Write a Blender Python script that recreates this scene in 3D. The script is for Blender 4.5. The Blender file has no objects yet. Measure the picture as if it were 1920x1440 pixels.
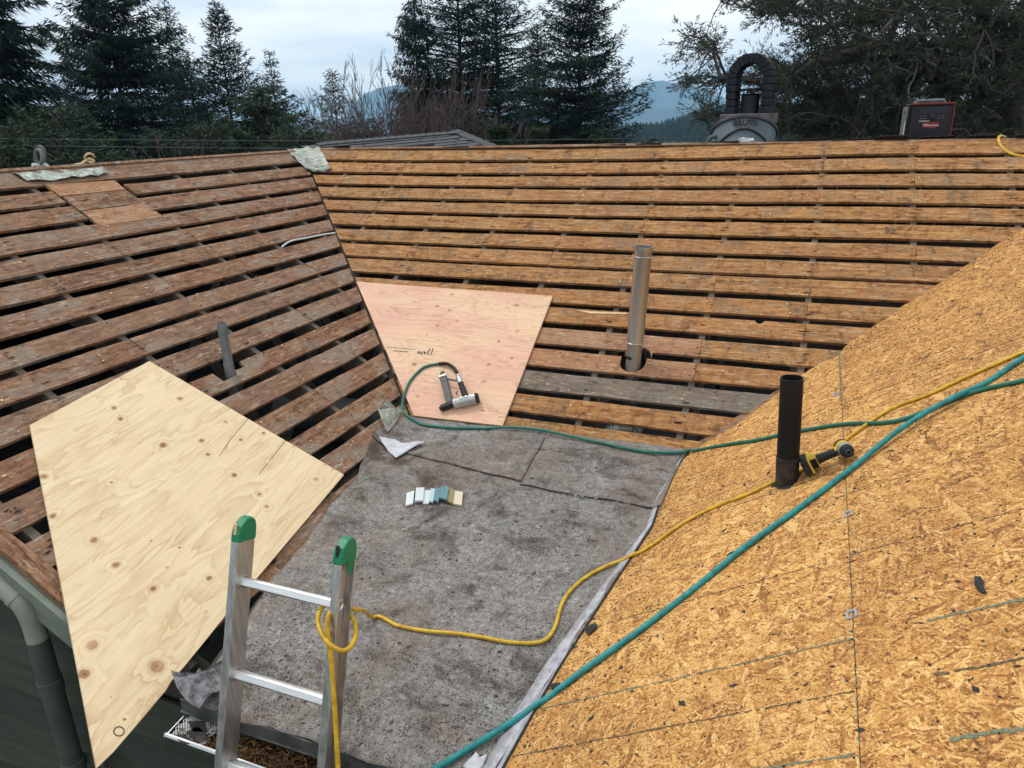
import bpy, bmesh, math, random
import numpy as np
from mathutils import Matrix, Vector
random.seed(7)
RNG = np.random.default_rng(11)
SC = bpy.context.scene
COL = SC.collection

# ------------------------------------------------------------------ camera (eye at the origin, metres)
F_PX, YAW, PITCH, ROLL = 1390.7, -0.3885, 0.3385, -0.0258      # focal length for a 1920 px wide picture
_fw = np.array([math.cos(PITCH)*math.sin(YAW), math.cos(PITCH)*math.cos(YAW), -math.sin(PITCH)])
_r0 = np.array([math.cos(YAW), -math.sin(YAW), 0.0]); _u0 = np.cross(_r0, _fw)
_r = math.cos(ROLL)*_r0 + math.sin(ROLL)*_u0
_u = -math.sin(ROLL)*_r0 + math.cos(ROLL)*_u0
cd = bpy.data.cameras.new('camera'); cd.sensor_width = 36; cd.lens = F_PX/1920*36
cd.clip_start = 0.05; cd.clip_end = 20000
co = bpy.data.objects.new('camera', cd); COL.objects.link(co)
co.matrix_world = Matrix(((_r[0], _u[0], -_fw[0], 0), (_r[1], _u[1], -_fw[1], 0), (_r[2], _u[2], -_fw[2], 0), (0, 0, 0, 1)))
SC.camera = co

# ------------------------------------------------------------------ sky, sun, exposure
SUN_DIR = Vector((-0.45, 0.12, 0.88)).normalized()
w = bpy.data.worlds.new('World'); SC.world = w; w.use_nodes = True
nt = w.node_tree; nt.nodes.clear()
def wn(t, **k):
    n = nt.nodes.new(t)
    for a, b in k.items(): setattr(n, a, b)
    return n
sky = wn('ShaderNodeTexSky', sky_type='NISHITA', sun_disc=False)
sky.sun_elevation = math.asin(SUN_DIR.z); sky.sun_rotation = math.atan2(SUN_DIR.x, SUN_DIR.y)
bgA = wn('ShaderNodeBackground'); bgA.inputs[1].default_value = 0.10
nt.links.new(sky.outputs[0], bgA.inputs[0])
tc = wn('ShaderNodeTexCoord'); mp = wn('ShaderNodeMapping'); mp.inputs['Scale'].default_value = (1.2, 1.2, 5.5)
nz = wn('ShaderNodeTexNoise'); nz.inputs['Scale'].default_value = 2.3; nz.inputs['Detail'].default_value = 6
nz.inputs['Roughness'].default_value = 0.5
nt.links.new(tc.outputs['Generated'], mp.inputs[0]); nt.links.new(mp.outputs[0], nz.inputs['Vector'])
cr = wn('ShaderNodeValToRGB'); e = cr.color_ramp.elements
e[0].position, e[0].color = 0.36, (0.54, 0.63, 0.73, 1); e[1].position, e[1].color = 0.60, (0.98, 0.98, 0.95, 1)
nt.links.new(nz.outputs['Fac'], cr.inputs[0])
bgB = wn('ShaderNodeBackground'); bgB.inputs[1].default_value = 1.50
nt.links.new(cr.outputs[0], bgB.inputs[0])
mx = wn('ShaderNodeMixShader'); mx.inputs[0].default_value = 0.86
ow = wn('ShaderNodeOutputWorld')
nt.links.new(bgA.outputs[0], mx.inputs[1]); nt.links.new(bgB.outputs[0], mx.inputs[2]); nt.links.new(mx.outputs[0], ow.inputs[0])
sl_ = bpy.data.lights.new('sun', 'SUN'); sl_.energy = 1.5; sl_.angle = math.radians(10); sl_.color = (1, 0.95, 0.87)
so = bpy.data.objects.new('sun', sl_); COL.objects.link(so)
so.rotation_euler = SUN_DIR.to_track_quat('Z', 'Y').to_euler()
SC.view_settings.view_transform = 'Standard'; SC.view_settings.look = 'None'
SC.view_settings.exposure = 0.0; SC.view_settings.gamma = 1.0; SC.view_settings.use_curve_mapping = False
SC.cycles.volume_bounces = 1; SC.cycles.max_bounces = 6; SC.cycles.transparent_max_bounces = 8
SC.cycles.use_denoising = True

# ------------------------------------------------------------------ the planes of the roof
TAN = math.tan(0.5156); YR, ZR = 6.6444, -0.2053               # ridge of the back slope
XL, ZL, TANL = -4.9767, -0.216, math.tan(0.5278)               # ridge of the brown wing
KV, CV = 0.96586, -4.29743                                     # plan line of the valley under the OSB slope
def unit(v): v = np.array(v, float); return v/np.linalg.norm(v)
class Plane:
    def __init__(s, n, c): l = np.linalg.norm(n); s.n = np.array(n, float)/l; s.c = c/l; s.raw = (np.array(n, float), c)
    def z(s, x, y): n, c = s.raw; return (c - n[0]*x - n[1]*y)/n[2]
PM = Plane((0, -TAN, 1), ZR - YR*TAN)
PL = Plane((TANL, 0, 1), ZL + XL*TANL)
PR = Plane((-TAN/KV, 0, 1), ZR - TAN*YR - TAN*CV/KV)
PO = Plane((-0.0137, -0.0713, 1), -2.0151)                     # low roof
def ray(px, py): return _fw + _r*((px-960)/F_PX) + _u*((720-py)/F_PX)
def on(px, py, pl, off=0.0):
    d = ray(px, py); return d*((pl.c+off)/(d@pl.n))
def hit(px, py, off=0.0):                                      # the roof surface that is met first
    return min((on(px, py, p, off) for p in (PM, PL, PR, PO)), key=lambda q: q@_fw)
def at_y(px, py, y): d = ray(px, py); return d*(y/d[1])
def at_d(px, py, D): d = ray(px, py); return d*(D/math.hypot(d[0], d[1]))
UPM = unit((0, 1, TAN)); UPL = unit((-1, 0, TANL)); UPR = unit((1, 0, TAN/KV))
AX, AY, AZ = np.eye(3)

# ------------------------------------------------------------------ mesh helpers
class MB:
    def __init__(s): s.v = []; s.f = []; s.m = []
    def add(s, vs, fs, mi=0):
        b = len(s.v); s.v += [tuple(map(float, q)) for q in vs]
        s.f += [tuple(i+b for i in f) for f in fs]; s.m += [mi]*len(fs)
    def box(s, c, size, R=None, mi=0, taper=1.0):
        c = np.array(c, float); R = np.eye(3) if R is None else np.array(R)
        hx, hy, hz = np.array(size)/2; vs = []
        for z in (-1, 1):
            t = taper if z > 0 else 1
            for x, y in ((-1, -1), (1, -1), (1, 1), (-1, 1)): vs.append(c + R.T@np.array([x*hx*t, y*hy*t, z*hz]))
        s.add(vs, [(3, 2, 1, 0), (4, 5, 6, 7), (0, 1, 5, 4), (1, 2, 6, 5), (2, 3, 7, 6), (3, 0, 4, 7)], mi)
    def tube(s, pts, r, n=8, cap=True, mi=0):
        P = np.array(pts, float); m = len(P); rr = np.full(m, r) if np.isscalar(r) else np.array(r)
        T = np.gradient(P, axis=0); T /= np.linalg.norm(T, axis=1)[:, None]+1e-12
        a = np.cross(T[0], AZ); a = a if np.linalg.norm(a) > 1e-3 else np.cross(T[0], AX); a = unit(a)
        vs = []
        for i in range(m):
            a = a - T[i]*(a@T[i]); a = unit(a); b = np.cross(T[i], a)
            for k in range(n):
                t = 2*math.pi*k/n; vs.append(P[i] + rr[i]*(a*math.cos(t)+b*math.sin(t)))
        fs = [(i*n+k, i*n+(k+1) % n, (i+1)*n+(k+1) % n, (i+1)*n+k) for i in range(m-1) for k in range(n)]
        if cap: fs += [tuple(range(n))[::-1], tuple((m-1)*n+k for k in range(n))]
        s.add(vs, fs, mi)
    def prism(s, out, nrm, th, mi=0):                          # outline of 3D points (top face), pushed down by th along -nrm
        A = np.array(out, float); B = A - np.array(nrm)*th; n = len(A)
        fs = [tuple(range(n)), tuple(range(2*n-1, n-1, -1))] + [(i+n, (i+1) % n+n, (i+1) % n, i) for i in range(n)]
        s.add(np.vstack([A, B]), fs, mi)
    def lathe(s, prof, c, axis, n=24, mi=0, close=False):
        axis = unit(axis); a = np.cross(axis, AX if abs(axis[0]) < .9 else AY); a = unit(a); b = np.cross(axis, a); c = np.array(c, float)
        vs = []
        for r, h in prof:
            for k in range(n):
                t = 2*math.pi*k/n; vs.append(c + axis*h + r*(a*math.cos(t)+b*math.sin(t)))
        m = len(prof)
        fs = [(i*n+k, i*n+(k+1) % n, (i+1)*n+(k+1) % n, (i+1)*n+k) for i in range(m-1) for k in range(n)]
        if close: fs += [tuple(range(n))[::-1], tuple((m-1)*n+k for k in range(n))]
        s.add(vs, fs, mi)
WM = {}
def put(o, world, parent=None):
    WM[o] = world
    if parent is not None:
        o.parent = parent; o.matrix_parent_inverse = WM[parent].inverted()
    o.matrix_basis = world
def frame(o, ex, ey, ez):
    return Matrix(((ex[0], ey[0], ez[0], o[0]), (ex[1], ey[1], ez[1], o[1]), (ex[2], ey[2], ez[2], o[2]), (0, 0, 0, 1)))
def build(name, mb, mats, parent=None, world=None, smooth=False, bevel=0, segs=2, ang=38):
    V = np.array(mb.v, float)
    if world is None:
        lo, hi = V.min(0), V.max(0); world = Matrix.Translation(((lo[0]+hi[0])/2, (lo[1]+hi[1])/2, lo[2]))
    I = np.array(world.inverted()); V = V@I[:3, :3].T + I[:3, 3]
    me = bpy.data.meshes.new(name); me.from_pydata(V.tolist(), [], mb.f)
    for m in (mats if isinstance(mats, (list, tuple)) else [mats]): me.materials.append(m)
    if max(mb.m, default=0) > 0: me.polygons.foreach_set('material_index', mb.m)
    bm = bmesh.new(); bm.from_mesh(me); bmesh.ops.recalc_face_normals(bm, faces=bm.faces); bm.to_mesh(me); bm.free()
    if smooth:
        me.polygons.foreach_set('use_smooth', [True]*len(me.polygons)); me.set_sharp_from_angle(angle=math.radians(ang))
    me.update()
    o = bpy.data.objects.new(name, me); COL.objects.link(o); put(o, world, parent)
    if bevel:
        b = o.modifiers.new('bevel', 'BEVEL'); b.width = bevel; b.segments = segs; b.limit_method = 'ANGLE'; b.angle_limit = math.radians(35)
    return o
def raw(name, V, Fq, mats, parent=None, world=None, smooth=False):      # fast path: numpy quads / tris
    world = world or Matrix.Identity(4)
    I = np.array(world.inverted()); V = V@I[:3, :3].T + I[:3, 3]
    me = bpy.data.meshes.new(name); k = Fq.shape[1]
    me.vertices.add(len(V)); me.vertices.foreach_set('co', V.astype(np.float32).ravel())
    me.loops.add(Fq.size); me.loops.foreach_set('vertex_index', Fq.astype(np.int32).ravel())
    me.polygons.add(len(Fq)); me.polygons.foreach_set('loop_start', np.arange(0, Fq.size, k, dtype=np.int32))
    me.update(calc_edges=True)
    if smooth: me.polygons.foreach_set('use_smooth', [True]*len(me.polygons))
    me.materials.append(mats); o = bpy.data.objects.new(name, me); COL.objects.link(o); put(o, world, parent); return o
def thing(name, label, cat, loc=(0, 0, 0), group=None):
    o = bpy.data.objects.new(name, None); COL.objects.link(o); o.empty_display_size = 0.1
    put(o, Matrix.Translation(Vector([float(q) for q in loc]))); tag(o, label, cat, group); return o
def tag(o, label=None, cat=None, group=None, kind=None):
    if label: o['label'] = label
    if cat: o['category'] = cat
    if group: o['group'] = group
    if kind: o['kind'] = kind
    return o
def catmull(P, k=6):
    P = np.array(P, float); Q = np.vstack([2*P[0]-P[1], P, 2*P[-1]-P[-2]]); out = []
    for i in range(1, len(Q)-2):
        a, b, c, d = Q[i-1:i+3]
        for t in np.linspace(0, 1, k, endpoint=False):
            out.append(.5*((2*b)+(-a+c)*t+(2*a-5*b+4*c-d)*t*t+(-a+3*b-3*c+d)*t**3))
    return np.array(out+[P[-1]])
def text(name, s, size, mat_, world, parent, ext=0.0008, shear=0.0, bold=0.0):
    c = bpy.data.curves.new(name, 'FONT'); c.body = s; c.size = size; c.extrude = ext; c.align_x = 'CENTER'; c.align_y = 'CENTER'
    c.shear = shear; c.offset = bold; c.resolution_u = 3; c.materials.append(mat_)
    tmp = bpy.data.objects.new(name, c); COL.objects.link(tmp); bpy.context.view_layer.update()
    me = bpy.data.meshes.new_from_object(tmp.evaluated_get(bpy.context.evaluated_depsgraph_get())); bpy.data.objects.remove(tmp)
    o = bpy.data.objects.new(name, me); COL.objects.link(o); put(o, world, parent); return o

# ------------------------------------------------------------------ material helpers
class NT:
    def __init__(s, name, rough=0.8, metal=0.0, spec=0.3):
        s.mat = bpy.data.materials.new(name); s.mat.use_nodes = True; s.t = s.mat.node_tree; s.t.nodes.clear()
        s.out = s.t.nodes.new('ShaderNodeOutputMaterial'); s.b = s.t.nodes.new('ShaderNodeBsdfPrincipled')
        s.t.links.new(s.b.outputs[0], s.out.inputs[0])
        s.b.inputs['Roughness'].default_value = rough; s.b.inputs['Metallic'].default_value = metal
        s.b.inputs['Specular IOR Level'].default_value = spec
    def L(s, a, i):
        if hasattr(a, 'is_output'): s.t.links.new(a, i)
        elif isinstance(a, (tuple, list)): i.default_value = (*a, 1) if len(a) == 3 and len(i.default_value) == 4 else a
        else: i.default_value = a
    def n(s, ty, out=0, ins=None, **k):
        q = s.t.nodes.new('ShaderNode'+ty)
        for a, b in k.items(): setattr(q, a, b)
        for a, b in (ins or {}).items(): s.L(b, q.inputs[a])
        return q.outputs[out]
    def obj(s): return s.n('TexCoord', 'Object')
    def rnd(s): return s.n('ObjectInfo', 'Random')
    def map(s, v, scale=(1, 1, 1), loc=(0, 0, 0), rot=(0, 0, 0)):
        return s.n('Mapping', 0, {'Vector': v, 'Scale': scale, 'Location': loc, 'Rotation': rot})
    def noise(s, v, sc=5, d=3, r=.55, dist=0.0, out='Fac'):
        return s.n('TexNoise', out, {'Vector': v, 'Scale': sc, 'Detail': d, 'Roughness': r, 'Distortion': dist})
    def vor(s, v, sc=5, out='Distance', feature='F1', dim='3D', rand=1.0):
        return s.n('TexVoronoi', out, {'Vector': v, 'Scale': sc, 'Randomness': rand}, feature=feature, voronoi_dimensions=dim)
    def m(s, op, a, b=0.0, c=0.0, clamp=False):
        q = s.t.nodes.new('ShaderNodeMath'); q.operation = op; q.use_clamp = clamp
        s.L(a, q.inputs[0]); s.L(b, q.inputs[1]); s.L(c, q.inputs[2]); return q.outputs[0]
    def vm(s, op, a, b=(0, 0, 0), out=0):
        q = s.t.nodes.new('ShaderNodeVectorMath'); q.operation = op; s.L(a, q.inputs[0]); s.L(b, q.inputs[1]); return q.outputs[out]
    def vscale(s, a, f):
        q = s.t.nodes.new('ShaderNodeVectorMath'); q.operation = 'SCALE'; s.L(a, q.inputs[0]); s.L(f, q.inputs['Scale']); return q.outputs[0]
    def ramp(s, f, stops, interp='LINEAR'):
        q = s.t.nodes.new('ShaderNodeValToRGB'); q.color_ramp.interpolation = interp; el = q.color_ramp.elements
        while len(el) < len(stops): el.new(0.5)
        for x, (p, c) in zip(el, stops): x.position = p; x.color = (*c, 1) if len(c) == 3 else c
        s.L(f, q.inputs[0]); return q.outputs[0]
    def step(s, f, a, b): return s.n('MapRange', 0, {'Value': f, 'From Min': a, 'From Max': b}, clamp=True)
    def mix(s, f, a, b, mode='MIX'):
        q = s.t.nodes.new('ShaderNodeMix'); q.data_type = 'RGBA'; q.blend_type = mode
        s.L(f, q.inputs['Factor']); s.L(a, q.inputs[6]); s.L(b, q.inputs[7]); return q.outputs[2]
    def col(s, c): s.L(c, s.b.inputs['Base Color']); return s
    def bump(s, h, st=0.3, d=0.01):
        s.L(s.n('Bump', 0, {'Height': h, 'Strength': st, 'Distance': d}), s.b.inputs['Normal']); return s
    def rough(s, r): s.L(r, s.b.inputs['Roughness']); return s

def plank_mat(name, lo, mid, hi, grey, greyamt, dark=0.5, red=(.40, .17, .075)):
    t = NT(name, 0.85, spec=0.15); v0 = t.obj(); r = t.rnd(); r2 = t.m('FRACT', t.m('MULTIPLY', r, 91.7)); r3 = t.m('FRACT', t.m('MULTIPLY', r, 37.3))
    v = t.vm('ADD', v0, t.n('CombineXYZ', 0, {0: t.m('MULTIPLY', r, 57.0), 1: t.m('MULTIPLY', r, 31.0), 2: t.m('MULTIPLY', r, 13.0)}))
    g = t.noise(t.map(v, (3.0, 42, 42)), 1.0, 6, .68, .9)
    g2 = t.noise(t.map(v, (11, 140, 140)), 1.0, 4, .65)
    blot = t.noise(t.map(v, (3.2, 7, 7)), 1.0, 6, .66, .5)
    mot = t.noise(t.map(v, (16, 22, 16), rot=(0, 0, .5)), 1.0, 6, .72, .6)
    cross = t.noise(t.map(v, (10, 2.6, 2.6), rot=(0, 0, .35)), 1.0, 5, .68, .5)
    c = t.ramp(t.m('ADD', t.m('MULTIPLY', g, 1.3), t.m('ADD', t.m('MULTIPLY', mot, 1.7), t.m('MULTIPLY_ADD', blot, .6, -1.30))), [(.16, lo), (.48, mid), (.84, hi)])
    c = t.mix(t.m('MULTIPLY', t.step(r2, .35, 1.0), .55), c, t.mix(.5, c, red))
    c = t.mix(t.m('MULTIPLY', t.step(r3, .3, 1.0), greyamt*.8), c, t.mix(.4, c, grey))
    c = t.mix(t.m('MULTIPLY', t.step(blot, .50, .66), greyamt*1.6, clamp=True), c, grey)
    c = t.mix(t.m('MULTIPLY', t.step(cross, .52, .70), dark, clamp=True), c, t.mix(.62, c, (.05, .032, .022)))
    c = t.mix(t.m('MULTIPLY', t.step(g2, .54, .70), .5), c, t.mix(.6, c, (.05, .03, .018)))
    c = t.mix(t.m('MULTIPLY', t.step(mot, .54, .64), .65), c, t.mix(.8, c, (.055, .034, .022)))
    sp = t.noise(t.map(v, (42, 60, 60)), 1.0, 3, .6)
    c = t.mix(t.m('MULTIPLY', t.step(sp, .655, .70), .85), c, (.022, .015, .011))
    big = t.noise(t.map(v, (6, 10, 9)), 1.0, 5, .66, .9)
    c = t.mix(t.m('MULTIPLY', t.step(big, .60, .72), .8), c, (.045, .030, .022))
    pale = t.noise(t.map(v, (12, 60, 30), loc=(3, 3, 3)), 1.0, 4, .66)
    c = t.mix(t.m('MULTIPLY', t.step(pale, .56, .68), .6), c, t.mix(.5, c, (.78, .68, .50)))
    t.col(c).bump(t.m('ADD', g, t.m('ADD', t.m('MULTIPLY', g2, .5), t.m('MULTIPLY', mot, .6))), .6, .004); return t.mat
M_WARM = plank_mat('old_fir_warm', (.11, .047, .018), (.368, .172, .060), (.62, .345, .136), (.22, .145, .088), .50, .80)
M_BROWN = plank_mat('old_fir_brown', (.070, .038, .026), (.228, .117, .066), (.42, .245, .145), (.25, .195, .148), .75, .60, (.28, .13, .075))
M_GREY = plank_mat('weathered_grey_board', (.10, .08, .06), (.19, .15, .11), (.28, .22, .17), (.20, .17, .14), .8, .4)
M_RED = plank_mat('fresh_fir_red', (.22, .10, .05), (.38, .20, .11), (.50, .30, .17), (.30, .20, .13), .3, .3)

def ply_mat(name, base, light, dark, knots, warp=1.0, freq=34.0, pink=None):
    t = NT(name, 0.6, spec=0.25); v = t.obj()
    h = t.m('ADD', t.m('MULTIPLY', t.noise(t.map(v, (1.3, 6.0, 1)), 1.0, 4, .52, .5), 1.0), t.m('MULTIPLY', t.noise(t.map(v, (.6, 2.4, 1), loc=(4, 1, 0)), 1.0, 2, .5), .9))
    kc = 0.0; ring = 0.0; hole = 0.0
    wob = t.vscale(t.vm('SUBTRACT', t.noise(v, 18, 2, .5, out='Color'), (.5, .5, .5)), .018)
    vw = t.vm('ADD', v, wob)
    for (x, y, r, dk) in knots:
        d = t.vm('LENGTH', t.vm('MULTIPLY', t.vm('SUBTRACT', vw, (x, y, 0)), (.82, 1, 0)), out=1)
        h = t.m('MULTIPLY_ADD', t.n('MapRange', 0, {'Value': d, 'From Min': r*4.2, 'From Max': r*.6}, clamp=True, interpolation_type='SMOOTHSTEP'), .17*warp, h)
        k1 = t.step(d, r*1.12, r*.85); kc = t.m('MAXIMUM', kc, t.m('MULTIPLY', k1, .75+.25*dk))
        ring = t.m('MAXIMUM', ring, t.step(d, r*1.9, r*.95))
        hole = t.m('MAXIMUM', hole, t.m('MULTIPLY', t.step(d, r*.40, r*.2), dk))
        ring = t.m('ADD', ring, t.m('MULTIPLY', k1, t.m('MULTIPLY', t.m('SINE', t.m('MULTIPLY', d, 900.0)), .12)))
    ph = t.m('FRACT', t.m('MULTIPLY', h, freq*.22))
    line = t.m('MULTIPLY', t.m('POWER', t.step(ph, .15, .96), 2.2), t.step(ph, 1.0, .96)); line = t.m('MULTIPLY', line, t.step(t.noise(t.map(v, (2.4, 5, 1), loc=(1, 6, 0)), 1.0, 3, .6), .30, .62))
    fine = t.noise(t.map(v, (5, 190, 1)), 1.0, 3, .6)
    bl = t.noise(t.map(v, (2.0, 6, 1), loc=(9, 3, 0)), 1.0, 3, .5)
    c = t.mix(bl, base, light)
    if pink: c = t.mix(t.step(t.noise(t.map(v, (1.3, 2.2, 1), loc=(2, 7, 0)), 1.0, 3, .5), .40, .60), c, pink)
    c = t.mix(t.m('MULTIPLY', line, .66), c, dark)
    c = t.mix(t.m('MULTIPLY', t.step(fine, .50, .74), .34), c, dark); c = t.mix(t.m('MULTIPLY', t.step(t.noise(t.map(v, (2.2, 40, 1), loc=(7, 2, 0)), 1.0, 4, .6, .4), .50, .68), .34), c, (dark[0]*1.1, dark[1]*1.1, dark[2]*1.1))
    c = t.mix(t.m('MULTIPLY', ring, .38, clamp=True), c, (dark[0]*.8, dark[1]*.62, dark[2]*.5))
    c = t.mix(t.m('MULTIPLY', kc, .92, clamp=True), c, t.mix(t.noise(v, 160, 3, .6), (.20, .075, .028), (.40, .19, .085)))
    c = t.mix(hole, c, (.03, .015, .01))
    rag = t.noise(t.map(v, (16, 34, 1)), 1.0, 5, .7)
    c = t.mix(t.m('MULTIPLY', t.step(rag, .62, .70), .30), c, light)
    sp = t.noise(t.map(v, (38, 60, 1), loc=(5, 5, 0)), 1.0, 2, .5)
    c = t.mix(t.m('MULTIPLY', t.step(sp, .735, .76), .75), c, (.10, .05, .03))
    tint = t.noise(t.map(v, (2.5, 7, 1), loc=(3, 9, 0)), 1.0, 4, .6, .5); c = t.mix(t.m('MULTIPLY', t.step(tint, .50, .66), .45), c, (c0[0], c0[1], c0[2]) if (c0 := (light[0]*.98, light[1]*.86, light[2]*.78)) else 0)
    t.col(c).bump(t.m('ADD', t.m('MULTIPLY', line, .4), fine), .18, .003); return t.mat

def osb_mat():
    t = NT('osb_strands', 0.72, spec=0.25); v = t.obj()
    wv = t.vm('ADD', v, t.vscale(t.vm('SUBTRACT', t.noise(v, 30, 3, .6, out='Color'), (.5, .5, .5)), .018))
    best = 0.0; tone = 0.5; huev = .5; OS = 1.05; rn = t.rnd()
    for i, (ang, ln, wd) in enumerate(((.15, .055, .008), (.95, .036, .006), (1.9, .045, .007), (2.6, .032, .005), (.5, .11, .022), (1.45, .028, .005), (2.25, .024, .004), (1.2, .095, .017), (2.9, .12, .026))):
        cc = t.vor(t.map(t.map(wv, rot=(0, 0, ang)), (1/(ln*OS), 1/(wd*OS), 0), loc=(i*7.3, i*3.1, 0)), 1.0, 'Color', dim='2D')
        q = t.t.nodes.new('ShaderNodeSeparateColor'); t.t.links.new(cc, q.inputs[0])
        pri = t.m('MULTIPLY', q.outputs[0], .96 if i in (4, 7, 8) else 1.0)
        gt = t.m('GREATER_THAN', pri, best)
        tone = t.n('Mix', 0, {'Factor': gt, 2: tone, 3: q.outputs[1]})
        huev = t.n('Mix', 0, {'Factor': gt, 2: huev, 3: q.outputs[2]})
        best = t.m('MAXIMUM', best, pri)
    fine = t.noise(t.map(wv, (95, 95, 1)), 1.0, 5, .7); mid = t.noise(wv, 24, 5, .68)
    f = t.m('ADD', t.m('MULTIPLY', tone, .72), t.m('ADD', t.m('MULTIPLY', fine, .95), t.m('MULTIPLY_ADD', mid, .70, t.m('MULTIPLY_ADD', rn, .16, -.76))))
    c = t.ramp(f, [(.04, (.11, .043, .013)), (.30, (.38, .162, .042)), (.56, (.61, .305, .082)), (.90, (.88, .56, .21))])
    c = t.mix(t.m('MULTIPLY', huev, .28), c, (.50, .215, .06))
    c = t.mix(t.m('MULTIPLY', t.step(fine, .56, .68), .6), c, (.93, .66, .32))
    pat = t.noise(v, 1.1, 4, .6)
    c = t.mix(t.m('MULTIPLY', t.step(pat, .42, .64), .42), c, t.mix(.5, c, (.24, .105, .036)))
    sp = t.noise(t.map(v, (95, 150, 1), rot=(0, 0, .6)), 1.0, 3, .62, 1.0)
    thr = t.m('MULTIPLY_ADD', pat, -.15, .700)
    c = t.mix(t.step(sp, thr, t.m('ADD', thr, .02)), c, (.06, .032, .016))
    sp2 = t.noise(t.map(v, (70, 190, 1), rot=(0, 0, 2.1), loc=(4, 4, 0)), 1.0, 3, .62, 1.0)
    c = t.mix(t.step(sp2, thr, t.m('ADD', thr, .02)), c, (.10, .05, .022))
    sm = t.noise(t.map(v, (12, 17, 1)), 1.0, 6, .74, .5)
    c = t.mix(t.m('MULTIPLY', t.step(sm, .62, .74), .7), c, (.13, .075, .038))
    t.col(c).bump(t.m('ADD', tone, t.m('MULTIPLY', fine, .9)), .55, .004); return t.mat
M_OSB = osb_mat()

def felt_mat():
    t = NT('grey_roof_membrane', 0.92, spec=0.12); v = t.obj()
    big = t.noise(v, 1.9, 6, .66, .4); med = t.noise(t.map(v, loc=(3, 8, 1)), 5.5, 7, .72, .6)
    fib = t.noise(t.map(v, (26, 110, 30), rot=(0, 0, .9)), 1.0, 5, .74, 1.2); fib2 = t.noise(t.map(v, (110, 26, 30), rot=(0, 0, .5)), 1.0, 5, .74, 1.2)
    gr = t.noise(v, 150, 3, .65); mid = t.noise(v, 34, 5, .7)
    c = t.ramp(t.m('ADD', t.m('MULTIPLY', fib, .85), t.m('ADD', t.m('MULTIPLY', fib2, .85), t.m('MULTIPLY_ADD', mid, .8, -.75))), [(.12, (.075, .070, .066)), (.50, (.240, .227, .212)), (.88, (.53, .51, .485))])
    c = t.mix(t.m('MULTIPLY', t.step(big, .43, .60), .75), c, t.mix(.6, c, (.20, .135, .098)))
    c = t.mix(t.m('MULTIPLY', t.step(med, .52, .66), .55), c, (.085, .068, .058))
    c = t.mix(t.m('MULTIPLY', t.step(t.m('MULTIPLY_ADD', med, .55, gr), .84, .92), .95), c, (.022, .019, .017))
    c = t.mix(t.m('MULTIPLY', t.step(t.m('MULTIPLY_ADD', big, -.2, gr), .51, .58), .55), c, (.60, .59, .58))
    d2 = t.noise(t.map(v, (2.3, 3.2, 1), loc=(5.2, 2.7, 0)), 1.0, 7, .66, .9)
    c = t.mix(t.m('MULTIPLY', t.step(d2, .54, .635), .85), c, t.mix(t.step(gr, .42, .58), (.028, .022, .019), (.13, .10, .08)))
    t.col(c).bump(t.m('ADD', t.m('MULTIPLY', fib, .7), t.m('ADD', gr, t.m('MULTIPLY', med, 1.5))), .7, .007); return t.mat
M_FELT = felt_mat()
def simple(name, c1, c2, sc=12, rough=.6, metal=0.0, spec=.3, bump=.15, stretch=(1, 1, 1), det=4):
    t = NT(name, rough, metal, spec); v = t.map(t.obj(), stretch)
    f = t.noise(v, sc, det, .62); t.col(t.mix(t.step(f, .35, .65), c1, c2))
    t.rough(t.m('MULTIPLY_ADD', f, .25, rough-.12))
    if bump: t.bump(t.noise(v, sc*6, 3, .6), bump, .003)
    return t.mat
M_RAFTER = simple('rafter_lumber', (.085, .068, .052), (.16, .128, .10), 8, .85, stretch=(1, 12, 12))
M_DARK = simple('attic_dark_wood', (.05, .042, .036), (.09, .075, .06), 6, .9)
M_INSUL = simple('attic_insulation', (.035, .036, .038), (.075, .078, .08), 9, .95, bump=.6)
M_DUCT = simple('duct_wrap', (.16, .18, .19), (.26, .28, .29), 5, .5)
M_SHINGLE = simple('asphalt_shingle', (.022, .022, .024), (.06, .058, .056), 60, .95, bump=.5)
M_SHGREY = simple('grey_shingle', (.055, .062, .066), (.115, .12, .122), 45, .95, bump=.5)
M_GALV = simple('galvanised_steel', (.36, .375, .385), (.56, .575, .575), 5, .36, .9, .5, .05, (1, 1, .15))
M_ALU = simple('ladder_aluminium', (.46, .45, .44), (.66, .65, .63), 10, .36, .9, .5, .06, (6, 6, .4))
M_RUNG = simple('rung_aluminium', (.62, .62, .61), (.80, .80, .78), 16, .33, .9, .5, .1, (.4, 9, 9))
M_LEADP = simple('weathered_grey_pipe', (.10, .115, .12), (.21, .225, .225), 14, .7, .3, .3, .3, (3, 3, .6))
M_ABS = simple('black_abs', (.006, .006, .007), (.011, .011, .011), 7, .55, 0, .22, .05)
M_ABSD = simple('black_abs_dusty', (.010, .009, .008), (.055, .045, .036), 16, .7, 0, .3, .2)
M_GREENCAP = simple('green_plastic', (.008, .17, .075), (.014, .24, .11), 9, .45, 0, .4, .08)
M_GREENHOSE = simple('green_hose_rubber', (.010, .115, .085), (.018, .165, .12), 22, .5, 0, .4, .1)
M_TEAL = simple('teal_hose_rubber', (.008, .15, .16), (.016, .28, .28), 30, .45, 0, .4, .08)
M_YELLOW = simple('yellow_hose', (.46, .26, .012), (.72, .46, .025), 30, .45, 0, .4, .05)
M_BLACK = simple('black_rubber', (.014, .014, .015), (.03, .03, .031), 20, .6, 0, .3, .1)
M_TOOLGREY = simple('tool_grey_metal', (.035, .037, .04), (.065, .067, .07), 14, .5, .1, .4, .1)
M_CAST = simple('cast_aluminium', (.36, .38, .37), (.60, .62, .60), 24, .42, .6, .5, .1)
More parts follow.
